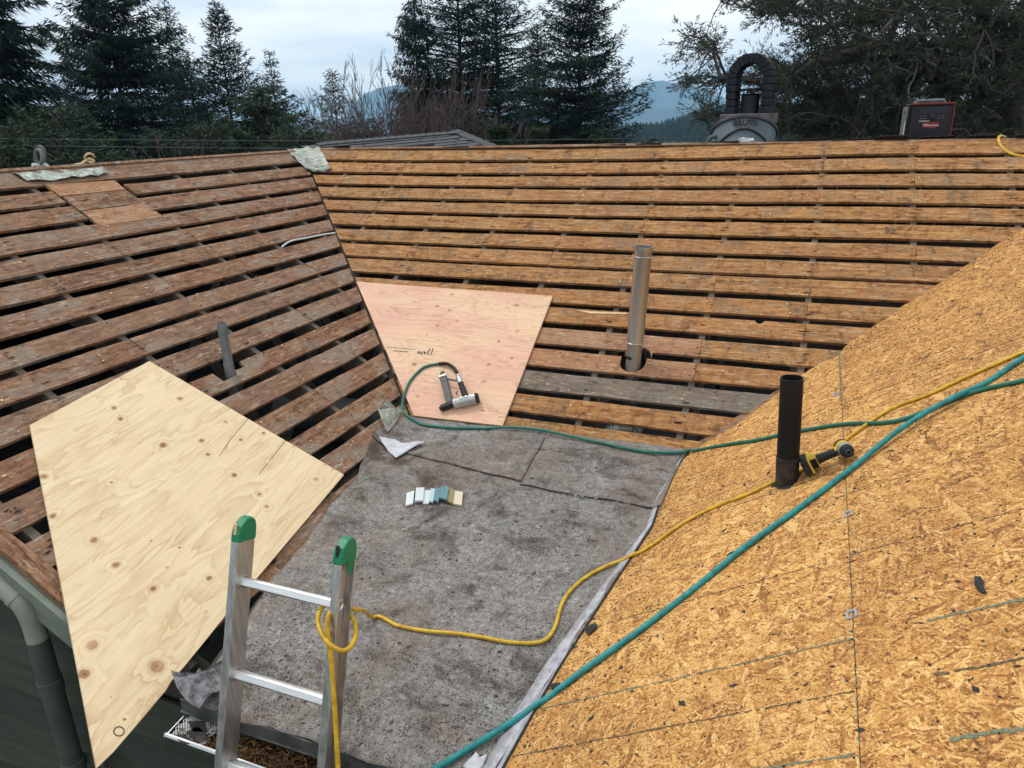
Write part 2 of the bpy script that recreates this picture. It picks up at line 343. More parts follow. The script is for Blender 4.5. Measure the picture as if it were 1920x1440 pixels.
M_DYEL = simple('tool_yellow_plastic', (.56, .36, .02), (.66, .45, .04), 14, .5, 0, .4, .08)
M_RED_P = simple('red_plastic', (.20, .012, .016), (.27, .020, .022), 14, .5, 0, .4, .05)
M_CAN = simple('grey_can_plastic', (.075, .098, .115), (.105, .13, .148), 6, .6, 0, .3, .08)
M_STONE = simple('dark_chimney_brick', (.014, .018, .023), (.034, .039, .046), 16, .9, 0, .3, .5)
M_MORTAR = simple('chimney_mortar', (.012, .013, .016), (.022, .024, .026), 20, .95)
M_PINKSTONE = simple('weathered_stone', (.07, .058, .06), (.19, .155, .15), 12, .9, bump=.5)
M_WHITE = simple('white_paper', (.66, .68, .68), (.80, .81, .80), 9, .7)
M_WHITEP = simple('white_plastic', (.62, .62, .60), (.74, .74, .72), 9, .5)
_t = NT('green_siding', .6); rn_ = _t.rnd(); nf_ = _t.noise(_t.map(_t.obj(), (.8, 9, 9)), 5, 4, .6); cc_ = _t.mix(_t.step(nf_, .35, .65), (.046, .052, .039), (.070, .076, .058))
_t.col(_t.mix(rn_, _t.mix(.62, cc_, (.016, .024, .019)), cc_)); M_SIDING = _t.mat
M_TRIM = simple('sage_trim', (.16, .19, .155), (.22, .25, .205), 6, .6, stretch=(1, 1, 1))
M_SPOUT = simple('downspout_beige', (.28, .29, .24), (.35, .36, .30), 5, .5)
M_SPOUTG = simple('downspout_green', (.062, .078, .064), (.088, .105, .088), 5, .5)
M_FLASHL = simple('pale_flashing', (.36, .37, .40), (.52, .53, .56), 10, .55, .2, .4, .15)
M_BARK = simple('bark', (.045, .038, .033), (.10, .085, .075), 12, .95, bump=.6, stretch=(4, 4, .8))
M_TWIG = simple('pale_twigs', (.15, .14, .13), (.26, .24, .22), 5, .9, bump=0)
M_TWIGR = simple('reddish_twigs', (.085, .058, .056), (.15, .105, .098), 5, .9, bump=0)
M_SPLINT = simple('raw_split_wood', (.55, .38, .20), (.75, .57, .35), 20, .7, stretch=(1, 8, 8))
def flash_mat(name, a, b, c3):
    t = NT(name, .55, .45, .4); v = t.obj(); f = t.noise(v, 16, 7, .74, 1.2); g = t.noise(t.map(v, (9, 60, 20), rot=(0, 0, .6)), 1.0, 5, .7, .6); q = t.noise(v, 70, 4, .7)
    c = t.mix(t.step(f, .42, .58), a, b); c = t.mix(t.m('MULTIPLY', t.step(g, .50, .62), .85), c, c3); c = t.mix(t.m('MULTIPLY', t.step(q, .52, .64), .5), c, c3); c = t.mix(t.m('MULTIPLY', t.step(g, .44, .34), .5), c, (.80, .82, .74)); t.col(c).bump(t.m('ADD', f, q), .8, .012); return t.mat
M_FLASH = flash_mat('old_metal_flashing', (.50, .54, .50), (.30, .33, .27), (.09, .10, .075))
M_PATINA = flash_mat('lichen_flashing', (.62, .66, .58), (.33, .38, .33), (.10, .11, .085))
def leaf_mat(name, a, b, hue):
    t = NT(name, .65, 0, .2); v = t.obj(); f = t.noise(v, .9, 4, .6); g = t.n('NewGeometry', 'Random Per Island')
    c = t.mix(t.step(f, .38, .62), a, b); c = t.mix(t.m('MULTIPLY', g, .45), c, hue)
    t.col(c); t.b.inputs['Subsurface Weight'].default_value = 0
    tr = t.t.nodes.new('ShaderNodeBsdfTranslucent'); t.t.links.new(c, tr.inputs[0]); ms = t.t.nodes.new('ShaderNodeMixShader'); ms.inputs[0].default_value = .3
    t.t.links.new(t.b.outputs[0], ms.inputs[1]); t.t.links.new(tr.outputs[0], ms.inputs[2]); t.t.links.new(ms.outputs[0], t.out.inputs[0]); return t.mat
M_FIR = leaf_mat('fir_needles', (.014, .033, .027), (.031, .060, .043), (.023, .050, .043))
M_CEDAR = leaf_mat('cedar_foliage', (.020, .042, .026), (.042, .072, .036), (.040, .050, .026))
M_YFIR = leaf_mat('young_fir_needles', (.017, .042, .022), (.034, .068, .030), (.040, .060, .028))
M_CYP = leaf_mat('cypress_foliage', (.026, .042, .032), (.060, .080, .050), (.066, .056, .040))

# ------------------------------------------------------------------ ground, far land, water
def grid(name, X, Y, Z, m, kind='structure', smooth=True):
    ny, nx = X.shape; V = np.stack([X.ravel(), Y.ravel(), Z.ravel()], 1)
    i = np.arange(ny*nx).reshape(ny, nx); Fq = np.stack([i[:-1, :-1], i[:-1, 1:], i[1:, 1:], i[1:, :-1]], -1).reshape(-1, 4)
    o = raw(name, V, Fq, m, smooth=smooth); o['kind'] = kind; return o
tg = NT('ground_grass', .95, 0, .1); _v = tg.obj(); _f = tg.noise(_v, .35, 6, .65)
tg.col(tg.mix(tg.step(_f, .35, .65), (.028, .045, .022), (.06, .062, .035))).bump(tg.noise(_v, 8, 4, .7), .8, .05)
def ground_z(x, y):
    d = np.hypot(x, y); z = -5.2 - 3.0*np.clip((d-14)/60, 0, 1) - 1.2*np.clip((d-90)/400, 0, 1)
    return z - 12*np.clip((d-1200)/500, 0, 1)
rr = np.concatenate([np.linspace(0, 40, 12), np.geomspace(50, 2600, 26)]); th = np.linspace(0, 2*np.pi, 73)
Rg, Tg = np.meshgrid(rr, th, indexing='ij'); Xg, Yg = Rg*np.sin(Tg), Rg*np.cos(Tg)
grid('ground', Xg, Yg, ground_z(Xg, Yg), tg.mat)
tw = NT('water_surface', .08, 0, .5); tw.col((.10, .14, .16)).bump(tw.noise(tw.obj(), .02, 4, .6), .1, .5)
Xw, Yw = np.meshgrid(np.linspace(-5300, 5300, 5), np.linspace(-1500, 6700, 5))
grid('water', Xw, Yw, np.full_like(Xw, -10.3), tw.mat)
tm = NT('far_forest_slopes', .95, 0, .05); _f = tm.noise(tm.obj(), .012, 6, .65)
tm.col(tm.mix(_f, (.016, .030, .024), (.042, .056, .040)))
def fbm(x, seed, octv=5):
    r = np.random.default_rng(seed); y = np.zeros_like(x)
    for k in range(octv): y += np.sin(x*(2**k)*1.7 + r.uniform(0, 6.3))*r.uniform(.5, 1)/2**k
    return y
def mountain(name, prof, D, depth, seed, base=-19, rough=1.0):
    px = np.array([p[0] for p in prof]); py = np.array([p[1] for p in prof]); u = np.linspace(px[0], px[-1], 140)
    yy = np.interp(u, px, py) ; rows = []
    hz = 223.5-0.0257*(u-1230)                                 # eye level across the picture
    top = np.maximum((hz-yy)/F_PX*D*1.06 + fbm(u/22, seed)*D*.0009*rough, base+1)
    dirs = np.array([at_d(q, h, 1.0) for q, h in zip(u, hz)])
    for k, (f, dd) in enumerate(zip((0, .12, .3, .55, .8, 1.0, .6, 0), (-1, -.8, -.55, -.3, -.12, 0, .45, 1))):
        dist = D + depth*dd; n = fbm(u/9+k*3, seed+k)*(.05 if 0 < f < 1 else 0)
        rows.append(np.stack([dirs[:, 0]*dist, dirs[:, 1]*dist, base + (top-base)*np.clip(f+n, 0, 1)], 1))
    A = np.array(rows); return grid(name, A[..., 0], A[..., 1], A[..., 2], tm.mat)
mountain('mountain', [(1050, 222), (1120, 206), (1165, 188), (1195, 172), (1215, 167), (1240, 166), (1262, 169), (1280, 174), (1310, 175), (1335, 186), (1380, 196), (1460, 205), (1600, 200), (1750, 210)], 4300, 500, 3)
mountain('mountain', [(1090, 214), (1150, 196), (1180, 191), (1205, 193), (1225, 202), (1245, 210), (1300, 216)], 3700, 250, 8)
mountain('mountain', [(560, 240), (640, 225), (685, 190), (715, 178), (745, 173), (800, 180), (900, 195), (1000, 215), (1080, 222)], 3900, 400, 5)
mountain('hills', [(0, 236), (300, 232), (640, 231), (760, 226), (1100, 214), (1190, 208), (1250, 207), (1330, 205), (1500, 203), (1900, 198)], 3300, 160, 12, rough=.5)

# haze: the air between here and the mountains
hb = MB(); hb.box((0, 2600, 88.5), (11000, 8600, 233))
th_ = bpy.data.materials.new('thin_air'); th_.use_nodes = True; th_.node_tree.nodes.clear()
vo = th_.node_tree.nodes.new('ShaderNodeVolumePrincipled'); vo.inputs['Color'].default_value = (.44, .73, 1.0, 1); vo.inputs['Density'].default_value = .00024
vo.inputs['Anisotropy'].default_value = 0.0
oo = th_.node_tree.nodes.new('ShaderNodeOutputMaterial'); th_.node_tree.links.new(vo.outputs[0], oo.inputs['Volume'])
hz_o = build('haze', hb, th_, world=Matrix.Identity(4)); hz_o['kind'] = 'stuff'

# ------------------------------------------------------------------ the house
house = thing('house', 'house with its roof stripped to spaced boards round a low grey roof', 'house', (-1.8, 4.0, -5.2))
class Slope:
    def __init__(s, O, es, et): s.O = np.array(O, float); s.es = np.array(es, float); s.et = et; s.n = np.cross(s.es, et)
    def w(s, a, t, h=0.0): return s.O + s.es*a + s.et*t + s.n*h
    def st(s, P): d = np.asarray(P) - s.O; return d@s.es, d@s.et
SM = Slope((0, YR, ZR), AX, UPM); SL = Slope((XL, 0, ZL), AY, UPL); SR = Slope((0.21, 0, PR.z(0.21, 0)), -AY, UPR)
def sag(x, t):                                                 # the old ridge hangs a little
    return (min(.034, .030*((x+2.4)/2.6)**2) - .015)*max(0.0, 1+t/2.6)
def xval(t):                                                   # brown wing / back slope valley on the back slope
    z = ZR + t*UPM[2]; return XL + (ZL - z)/TANL
def xval2(t): return KV*(YR + t*UPM[1]) + CV
def yval(t):                                                   # the same valley on the brown wing
    z = ZL + t*UPL[2]; return YR + (z - ZR)/TAN
rl = MB(); rl.box(SM.w(-1.2, -.02, -.09), (8.2, .038, .13), np.array([AX, AY, AZ]))
slopeM = build('roof_slope', rl, M_RAFTER, house); slopeM['label'] = 'roof slope of spaced warm orange boards below the far ridge'
rl = MB(); rl.box(SL.w(4.1, -.02, -.09), (.038, 5.1, .13))
slopeL = build('roof_slope', rl, M_RAFTER, house); slopeL['label'] = 'roof slope of spaced dark brown boards on the wing'
def outline(a0, a1, lo, hi, e0=(0, 0), e1=(0, 0), jit=.0022, notches=()):
    """plank outline in (along, up): lower edge then upper edge; e0/e1 shift the low/high corner of each end."""
    n = max(2, int((a1-a0)/.22)); lowp = []; upp = []
    for i in range(n+1):
        f = i/n
        al = (a0+e0[0])*(1-f) + (a1+e1[0])*f; ah = (a0+e0[1])*(1-f) + (a1+e1[1])*f
        j = 0 if i in (0, n) else 1
        lowp.append((al, lo+random.gauss(0, jit)*j)); upp.append((ah, hi+random.gauss(0, jit)*j))
    for (c, d, r, side) in notches:                            # round notch: centre along, centre up, radius
        arc = [(c-r*math.cos(q), d-r*math.sin(q)*side) for q in np.linspace(0, math.pi, 9)]
        L_ = upp if side > 0 else lowp
        keepL = [p for p in L_ if p[0] < c-r-.005]; keepR = [p for p in L_ if p[0] > c+r+.005]
        edge = hi if side > 0 else lo
        arc = [(arc[0][0], edge)] + arc + [(arc[-1][0], edge)]
        L_[:] = keepL + arc + keepR
    return lowp, upp
def plank(sl, lowp, upp, th, mat_, parent, h=0.0, sagf=None, name='plank', tilt=0.0):
    pts = lowp + upp[::-1]; mb = MB(); lo_t = lowp[0][1]
    top = [sl.w(a, t, h + (sagf(a, t) if sagf else 0) + tilt*(t-lo_t)) for a, t in pts]
    mb.prism(top, sl.n, th); o = lowp[0]
    return build(name, mb, mat_, parent, frame(sl.w(o[0], o[1], h), sl.es, sl.et, sl.n))
S_ROW = .2032; BW = .145
jointsM = {1: [-4.28, -1.84, .63], 2: [-3.65, 0.01], 3: [-2.43, .63], 4: [-3.05, .01], 5: [-1.21], 6: [-3.65, -1.21], 7: [-2.43, .63], 8: [-1.83], 9: [-.59], 10: [-1.83, .01], 11: [.01],
           12: [-.59], 13: [-.59], 14: [-2.0], 15: [-1.83], 16: [-1.21]}
for k in range(1, 17):
    lo = -(k*S_ROW - .0101) + random.uniform(-.007, .007); hi = lo + (BW if k > 1 else .172) + random.uniform(-.009, .009)
    a0, a1 = xval(hi)+.01, xval2(lo)+.30
    cuts = [a0] + [j for j in jointsM.get(k, []) if a0+.3 < j < a1-.25] + [a1]
    if k == 16: lo += .05
    for i in range(len(cuts)-1):
        b0, b1 = cuts[i]+(.0015 if i else 0), cuts[i+1]-(.0015 if i < len(cuts)-2 else 0)
        e0 = (xval(lo)-xval(hi), 0) if i == 0 else (0, 0)
        nts = []
        if k == 13 and b0 < -1.15 and b1 > -.8: nts = [(-.985, -2.535, .082, 1)]
        if k == 12 and b0 < -1.15 and b1 > -.8: nts = [(-.965, -2.475, .085, -1)]
        if k == 11:
            s_, t_ = SM.st(on(1424, 603, PM))
            if b0 < s_ < b1: nts = [(s_, hi, .026, 1)]
        L_, U_ = outline(b0, b1, lo, hi, e0, notches=nts)
        m_ = M_GREY if k == 14 else (M_RED if (k in (12, 13) and i == 0) else M_WARM)
        plank(SM, L_, U_, .019, m_, slopeM, random.uniform(-.0015, .0015), sag, tilt=random.uniform(-.01, .02))
# split sliver of clean wood on one edge
s_, t_ = SM.st(on(1078, 582, PM)); s2, t2 = SM.st(on(1176, 587, PM)); mb = MB()
mb.prism([SM.w(s_, t_, .004), SM.w((s_+s2)/2-.06, t_-.022, .004), SM.w(s2, t2-.012, .003), SM.w(s2, t2, .003), SM.w((s_+s2)/2, t_, .004)], SM.n, .006)
build('splinter', mb, M_SPLINT, slopeM)
for k in range(-8, 10):
    X = -.6 + .61*k
    if not -4.9 < X < 2.3: continue
    t1 = -.03; t0 = -3.35
    ts = np.linspace(-.03, -3.35, 120)
    ok = [t for t in ts if xval(t)+.02 < X < xval2(t)+.35]
    if not ok: continue
    t0 = min(ok); mb = MB()
    mb.prism([SM.w(X-.019, t1, -.021+sag(X, t1)), SM.w(X-.019, t0, -.021+sag(X, t0)), SM.w(X+.019, t0, -.021+sag(X, t0)), SM.w(X+.019, t1, -.021+sag(X, t1))], SM.n, .14)
    build('rafter', mb, M_RAFTER, slopeM, frame(SM.w(X, t0, -.09), SM.es, SM.et, SM.n))
# brown wing
S_L = .2096
def sst(px, py): return SL.st(on(px, py, PL))
pA = [sst(*q) for q in ((85, 347), (215, 339), (235, 355.5), (113, 368))]
pB = [sst(*q) for q in ((117, 369), (236, 357), (266, 380.5), (150, 395.5))]
pC = [sst(*q) for q in ((154, 397), (269, 382), (307, 407), (186, 423))]
jl = {2: [4.74], 3: [4.74, 4.13], 4: [3.51], 5: [4.13], 6: [2.29, 4.74], 7: [3.51], 8: [4.74], 9: [2.9], 10: [4.13], 11: [3.53], 12: [2.29], 13: [3.51], 14: [2.9], 15: [2.29], 16: [2.29]}
for k in range(1, 17):
    lo = -(k*S_L - .009) + random.uniform(-.007, .007); hi = lo + (BW if k > 1 else .178) + random.uniform(-.009, .009)
    a0, a1 = 1.615 + random.uniform(-.012, .012), yval(hi)-.012
    cuts = [(a0, a1)]
    js = [j for j in jl.get(k, []) if a0+.3 < j < a1-.25]
    segs = list(zip([a0]+[j+.0015 for j in js], [j-.0015 for j in js]+[a1]))
    if k in (2, 3):                                            # the patch of wider boards takes their place
        q = (pA, pB, pB)[k-2] if k == 2 else pC
        g0, g1 = ((min(p[0] for p in pA)-.015, max(p[0] for p in pA)+.03) if k == 2 else (min(p[0] for p in pB)-.02, max(p[0] for p in pC)-.12))
        seg2 = []
        for s0, s1 in segs:
            if s1 <= g0 or s0 >= g1: seg2.append((s0, s1)); continue
            if s0 < g0-.1: seg2.append((s0, g0))
            if s1 > g1+.1: seg2.append((g1, s1))
        segs = seg2
    for i, (s0, s1) in enumerate(segs):
        e1 = (0, 0)
        if s1 == a1: e1 = (yval(lo)-yval(hi), 0)
        nts = []
        L_, U_ = outline(s0, s1, lo, hi, (0, 0), e1)
        if k == 11 and s0 < 3.1 < s1:                          # square ragged cut round the thin pipe
            U_ = [p for p in U_ if not 3.07 < p[0] < 3.36] + [(3.08, hi), (3.085, hi-.085), (3.20, hi-.08), (3.22, hi-.045), (3.30, hi-.05), (3.31, hi)]
            U_.sort(key=lambda p: p[0])
        plank(SL, L_, U_, .019, M_BROWN, slopeL, random.uniform(-.002, .002), tilt=random.uniform(-.01, .02))
for q, m_ in ((pA, M_RED), (pB, M_BROWN), (pC, M_RED)):
    o = plank(SL, [q[3], q[2]], [q[0], q[1]], .019, m_, slopeL, .003)
for Y in (1.70, 2.29, 2.9, 3.51, 4.13, 4.74, 5.35, 5.96):
    ok = [t for t in np.linspace(-.03, -3.4, 120) if yval(t)-.03 > Y]
    t0 = min(ok); mb = MB()
    mb.prism([SL.w(Y-.019, -.03, -.021), SL.w(Y-.019, t0, -.021), SL.w(Y+.019, t0, -.021), SL.w(Y+.019, -.03, -.021)], SL.n, .14)
    build('rafter', mb, M_RAFTER, slopeL, frame(SL.w(Y, t0, -.09), SL.es, SL.et, SL.n))
mb = MB(); tv = np.linspace(-.1, -3.3, 2); P0 = SM.w(xval(tv[0]), tv[0], -.16); P1 = SM.w(xval(tv[1]), tv[1], -.16)
mb.tube([P0, P1], .05, 4); build('valley_rafter', mb, M_RAFTER, slopeL)
# ragged board along the gable edge, fascia
for (s0, s1, t0, t1, hh, mm, nm) in ((1.555, 1.625, -3.28, -.02, .004, M_BROWN, 'rake_board'),):
    L_, U_ = outline(-t1, -t0, s0, s1, jit=.006)
    mb = MB(); mb.prism([SL.w(t, -a, hh) for a, t in L_] + [SL.w(t, -a, hh) for a, t in U_[::-1]], SL.n, .03); build(nm, mb, mm, slopeL, frame(SL.w(s0, t0, 0), -SL.et, SL.es, SL.n))
mb = MB(); mb.prism([SL.w(1.575, -.0, -.03), SL.w(1.575, -3.20, -.03), SL.w(1.545, -3.20, -.03), SL.w(1.545, 0, -.03)], SL.n, .15); build('fascia_board', mb, M_TRIM, slopeL)
mb = MB(); mb.prism([SL.w(1.545, -.0, -.028), SL.w(1.545, -3.20, -.028), SL.w(1.520, -3.20, -.028), SL.w(1.520, 0, -.028)], SL.n, .05); build('fascia_board', mb, M_TRIM, slopeL)
M_HOLE = simple('nail_holes', (.012, .009, .007), (.030, .020, .014), 40, .95)
def nails(sl, rows, S0, off, cross, a_of, sagf):
    mb = MB()
    for k in rows:
        lo = -(k*S0-off)
        for A0 in cross:
            if not a_of(A0, lo): continue
            for q in range(random.choice((2, 3, 3, 4))):
                a = A0+random.gauss(0, .016); t = lo+random.uniform(.012, .125); L_ = random.uniform(.004, .010)*(3.6 if random.random() < .35 else 1); W_ = random.uniform(.003, .0056); h = .0022+(sagf(a, t) if sagf else 0)+.002
                mb.add([sl.w(a-L_, t, h), sl.w(a-L_*.2, t-W_, h), sl.w(a+L_, t+random.uniform(-.002, .002), h), sl.w(a+L_*.3, t+W_, h)], [(0, 1, 2, 3)])
    o = build('nail_holes', mb, M_HOLE, slopeM if sl is SM else slopeL); o['kind'] = 'stuff'
nails(SM, range(1, 17), S_ROW, .0101, [-.6+.61*k for k in range(-7, 6)], lambda a, t: xval(t)+.06 < a < xval2(t)-.03 and not (a < -1.62 and t < -1.95), sag)
nails(SL, range(1, 17), S_L, .009, (1.70, 2.29, 2.9, 3.51, 4.13, 4.74, 5.35, 5.96), lambda a, t: a < yval(t)-.05, None)
# far sides of both ridges
mb = MB()
for j in range(14):
    t0, t1 = -.02+j*.26, .25+j*.26
    for x0 in np.arange(-4.9, 3.2, .33):
        mb.box(np.array([x0+.165+.1*(j % 2), YR+.02+(t0+t1)/2*UPM[1], ZR-.012-(t0+t1)/2*UPM[2]+.004*(j % 3)]), (.325, .285, .006), np.array([AX, (0, UPM[1], -UPM[2]), (0, UPM[2], UPM[1])]))
o = build('shingle_slope', mb, M_SHINGLE, house)
mb = MB(); mb.prism([(XL-.02, 1.6, ZL-.03), (XL-.02, 9.6, ZL-.03), (XL-4.6, 9.6, ZL-.03-4.58*TANL), (XL-4.6, 1.6, ZL-.03-4.58*TANL)], (-.5, 0, .86), .02); build('shingle_slope', mb, M_SHINGLE, house)
for i, x0 in enumerate(np.arange(-4.6, 2.2, .31)):             # torn ridge shingles left along the far ridge
    if x0 < -1.9 and i % 4: continue
    mb = MB(); y0 = YR+random.uniform(-.03, .0); z0 = ZR+.012+sag(x0, 0)+random.uniform(0, .012); d = random.uniform(.2, .34)
    mb.prism([(x0, y0, z0), (x0+d, y0+random.uniform(-.02, .02), z0+.006), (x0+d, YR+.24, z0-.13), (x0, YR+.24, z0-.13)], (0, 0, 1), .006); build('ridge_shingle', mb, M_SHINGLE, slopeM)
mb = MB(); mb.box(SM.w(-1.2, -.012, .006), (7.4, .03, .012), np.array([SM.es, SM.et, SM.n])); build('ridge_strip', mb, M_BROWN, slopeM)
mb = MB(); mb.box(SL.w(4.05, -.012, .008), (4.9, .03, .012), np.array([SL.es, SL.et, SL.n])); build('ridge_strip', mb, M_BROWN, slopeL)
# attic: ceiling insulation, joists, webs
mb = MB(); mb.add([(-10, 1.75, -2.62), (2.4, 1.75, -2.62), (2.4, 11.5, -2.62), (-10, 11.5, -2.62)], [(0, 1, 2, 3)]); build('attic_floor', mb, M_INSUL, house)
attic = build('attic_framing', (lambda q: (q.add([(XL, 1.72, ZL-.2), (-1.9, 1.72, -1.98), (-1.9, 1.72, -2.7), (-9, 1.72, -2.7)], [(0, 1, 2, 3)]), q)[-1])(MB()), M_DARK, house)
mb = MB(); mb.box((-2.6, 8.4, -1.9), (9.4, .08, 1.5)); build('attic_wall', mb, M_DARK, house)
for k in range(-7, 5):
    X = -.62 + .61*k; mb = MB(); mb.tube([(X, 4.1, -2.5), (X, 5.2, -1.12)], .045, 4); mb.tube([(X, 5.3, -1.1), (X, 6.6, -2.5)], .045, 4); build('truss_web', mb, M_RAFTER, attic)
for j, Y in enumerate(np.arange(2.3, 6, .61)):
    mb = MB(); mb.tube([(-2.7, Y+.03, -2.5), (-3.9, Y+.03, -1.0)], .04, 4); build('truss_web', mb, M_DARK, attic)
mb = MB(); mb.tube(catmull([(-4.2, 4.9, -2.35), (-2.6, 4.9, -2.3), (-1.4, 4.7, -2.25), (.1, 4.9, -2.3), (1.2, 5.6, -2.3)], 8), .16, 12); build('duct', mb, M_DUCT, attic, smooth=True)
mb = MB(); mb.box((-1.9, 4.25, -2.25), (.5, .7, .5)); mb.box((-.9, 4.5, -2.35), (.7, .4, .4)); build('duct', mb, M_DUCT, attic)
# the OSB slope
osb = build('roof_slope', (lambda q: (q.prism([SR.w(-.9, .05, -.05), SR.w(-5.9, 2.2, -.05), SR.w(-.9, 2.3, -.05)], SR.n, .05), q)[1])(MB()), M_DARK, house)
osb['label'] = 'roof slope sheathed in bright orange strand board'
val_px = [(1920, 424), (1872, 456), (1807, 500), (1751, 538), (1676, 583), (1588, 647), (1520, 691), (1501, 703), (1440, 752), (1349, 819), (1284, 850)]
low_px = [(1275, 870), (1240, 928), (1220, 985), (1170, 1062), (1100, 1170), (1040, 1262), (940, 1440)]
vst = [SR.st(on(*q, PR)) for q in val_px]; lst = [SR.st(on(*q, PR)) for q in low_px]
edge = [((CV+KV*6.5-.21)/UPR[0]*0 + (-(6.5)), (KV*6.5+CV-.21)/UPR[0])] + vst + lst + [(-.30, lst[-1][1]-.06)]
ea = np.array([p[0] for p in edge]); et_ = np.array([p[1] for p in edge])
o_ = np.argsort(ea); tlow = lambda a: np.interp(a, ea[o_], et_[o_])
def panel(a0, a1, t0, t1):
    A = np.concatenate([np.linspace(a0, a1, 24)]); lowp = [(a, max(t0, float(tlow(a)))) for a in A]
    lowp = [p for p in lowp if p[1] < t1-.002]
    mb = MB(); pts = lowp + [(lowp[-1][0], t1), (lowp[0][0], t1)]
    mb.prism([SR.w(a, t, 0) for a, t in pts], SR.n, .0115)
    return build('osb_panel', mb, M_OSB, osb, frame(SR.w(a0, t0 if t0 > -2 else -.6, 0), SR.es, SR.et, SR.n))
panel(-6.0, -2.952, -3, -.0015); panel(-2.948, -.30, -3, -.0015)
panel(-6.2, -3.702, .0015, 1.2185); panel(-3.698, -1.262, .0015, 1.2185); panel(-1.258, -.30, .0015, 1.2185)
panel(-6.4, -3.0, 1.2215, 2.35); panel(-2.997, -.30, 1.2215, 2.35)
M_CHG = simple('green_print', (.09, .14, .10), (.24, .24, .15), 90, .9); M_CHD = simple('dark_print', (.06, .05, .035), (.20, .14, .08), 90, .9)
def ribbon(name, P, Q, wd, m_, parent, nrm, h=.0012, gaps=.15):
    P, Q = np.array(P), np.array(Q); d = Q-P; Ln = np.linalg.norm(d); d /= Ln; s = np.cross(nrm, d); mb = MB(); n = int(Ln/.011)
    for i in range(n):
        if random.random() < gaps: continue
        a, b = P+d*(i*Ln/n), P+d*((i+1)*Ln/n); w1 = wd*random.uniform(.18, .55); w2 = wd*random.uniform(.18, .55); j = random.gauss(0, wd*.16)
        mb.add([a+s*(w1+j)+nrm*h, a-s*(w1-j)+nrm*h, b-s*(w2-j)+nrm*h, b+s*(w2+j)+nrm*h], [(0, 1, 2, 3)])
    o = build(name, mb, m_, parent); o['kind'] = 'stuff'; return o
for a0, a1, wd, m_, g in ((-4.62, -3.75, .014, M_CHG, .2), (-3.7, -2.9, .006, M_CHG, .5), (-2.8, -.35, .0042, M_CHG, .42)):
    ribbon('chalk_line', SR.w(a0, 0), SR.w(a1, 0), wd, m_, osb, SR.n, .0016, g)
for i, (y, wd, m_, g, up) in enumerate(((1.448, .009, M_CHG, .08, 0), (1.652, .006, M_CHD, .1, 0), (1.858, .007, M_CHG, .12, 0), (2.285, .005, M_CHD, .2, 1), (2.55, .005, M_CHG, .5, 0), (2.72, .004, M_CHD, .3, 1),
     (2.95, .005, M_CHD, .15, 0), (3.12, .004, M_CHG, .4, 0), (3.36, .004, M_CHD, .3, 1), (3.62, .004, M_CHD, .35, 1), (3.70, .005, M_CHD, .2, 2), (3.97, .004, M_CHG, .5, 2), (4.28, .004, M_CHD, .4, 2), (4.6, .004, M_CHD, .4, 2))):
    a0 = float(tlow(-y))+.03
    if up != 2: ribbon('chalk_line', SR.w(-y, a0), SR.w(-y, -.004), wd, m_, osb, SR.n, .0013, g)
    if up: ribbon('chalk_line', SR.w(-y-.005, .004), SR.w(-y+.02, 1.2), wd, m_, osb, SR.n, .0013, g)
for a, wd, m_ in (((1738, 1164), .011, M_CHG), ((1752, 1266), .011, M_CHD), ((1780, 1386), .016, M_CHG)):
    s0, t0 = SR.st(on(*a, PR)); ribbon('chalk_line', SR.w(s0, t0), SR.w(s0+.006, t0+.75), wd, m_, osb, SR.n, .0013, .03)
mb = MB()
for y in (1.448, 1.652, 1.858, 2.285, 2.72, 2.935, 2.965, 3.36, 3.62, 3.97, 4.28):
    a0 = float(tlow(-y))+.03
    for t in np.arange(a0, 1.2, .15):
        if random.random() < .25: continue
        c = SR.w(-y+random.gauss(0, .006), t+random.gauss(0, .012), .0016); r_ = random.uniform(.003, .0048)
        mb.add([c+SR.es*r_*math.cos(q)+SR.et*r_*.8*math.sin(q) for q in np.linspace(0, 6.28, 7)[:-1]], [(0, 1, 2, 3, 4, 5)])
build('nail_heads', mb, M_HOLE, osb)['kind'] = 'stuff'
for q in ((1567, 741), (1590, 966), (1597, 1155)):
    s0, t0 = SR.st(on(*q, PR)); mb = MB()
    mb.tube([SR.w(s0-.02, t0-.012, .003), SR.w(s0-.02, t0+.012, .003), SR.w(s0+.008, t0+.014, .003), SR.w(s0+.012, t0-.010, .003), SR.w(s0-.012, t0-.012, .003)], .0042, 6); build('panel_clip', mb, M_FLASHL, osb)
mb = MB(); vp = [SR.st(on(*q, PR)) for q in ((1540, 680), (1459, 728), (1322, 818), (1283, 846))]; vq = [SR.st(on(*q, PR)) for q in ((1545, 680), (1501, 704), (1352, 819), (1290, 850))]
mb.prism([SR.w(a, t, -.004) for a, t in vp] + [SR.w(a, t, -.004) for a, t in [(p[0], p[1]+.02) for p in vq[::-1]]], SR.n, .012); build('valley_board', mb, M_BROWN, osb)

mb = MB(); mb.prism([SR.w(-.335, -1.1, -.014), SR.w(-.335, 2.3, -.014), SR.w(-.310, 2.3, -.014), SR.w(-.310, -1.1, -.014)], SR.n, .15); build('fascia_board', mb, M_TRIM, osb)
mb = MB(); A = SR.w(-.42, -1.0, -.05); B_2 = SR.w(-.42, 2.3, -.05); mb.prism([(A[0], .42, A[2]), (B_2[0], .42, B_2[2]), (B_2[0], .42, -5.2), (A[0], .42, -5.2)], (0, -1, 0), .1); build('gable_wall', mb, M_SIDING, osb)
mb = MB(); mb.prism([(A[0], .43, A[2]), (A[0], 1.64, A[2]), (A[0], 1.64, -5.2), (A[0], .43, -5.2)], (-1, 0, 0), .1); build('gable_wall', mb, M_SIDING, osb)
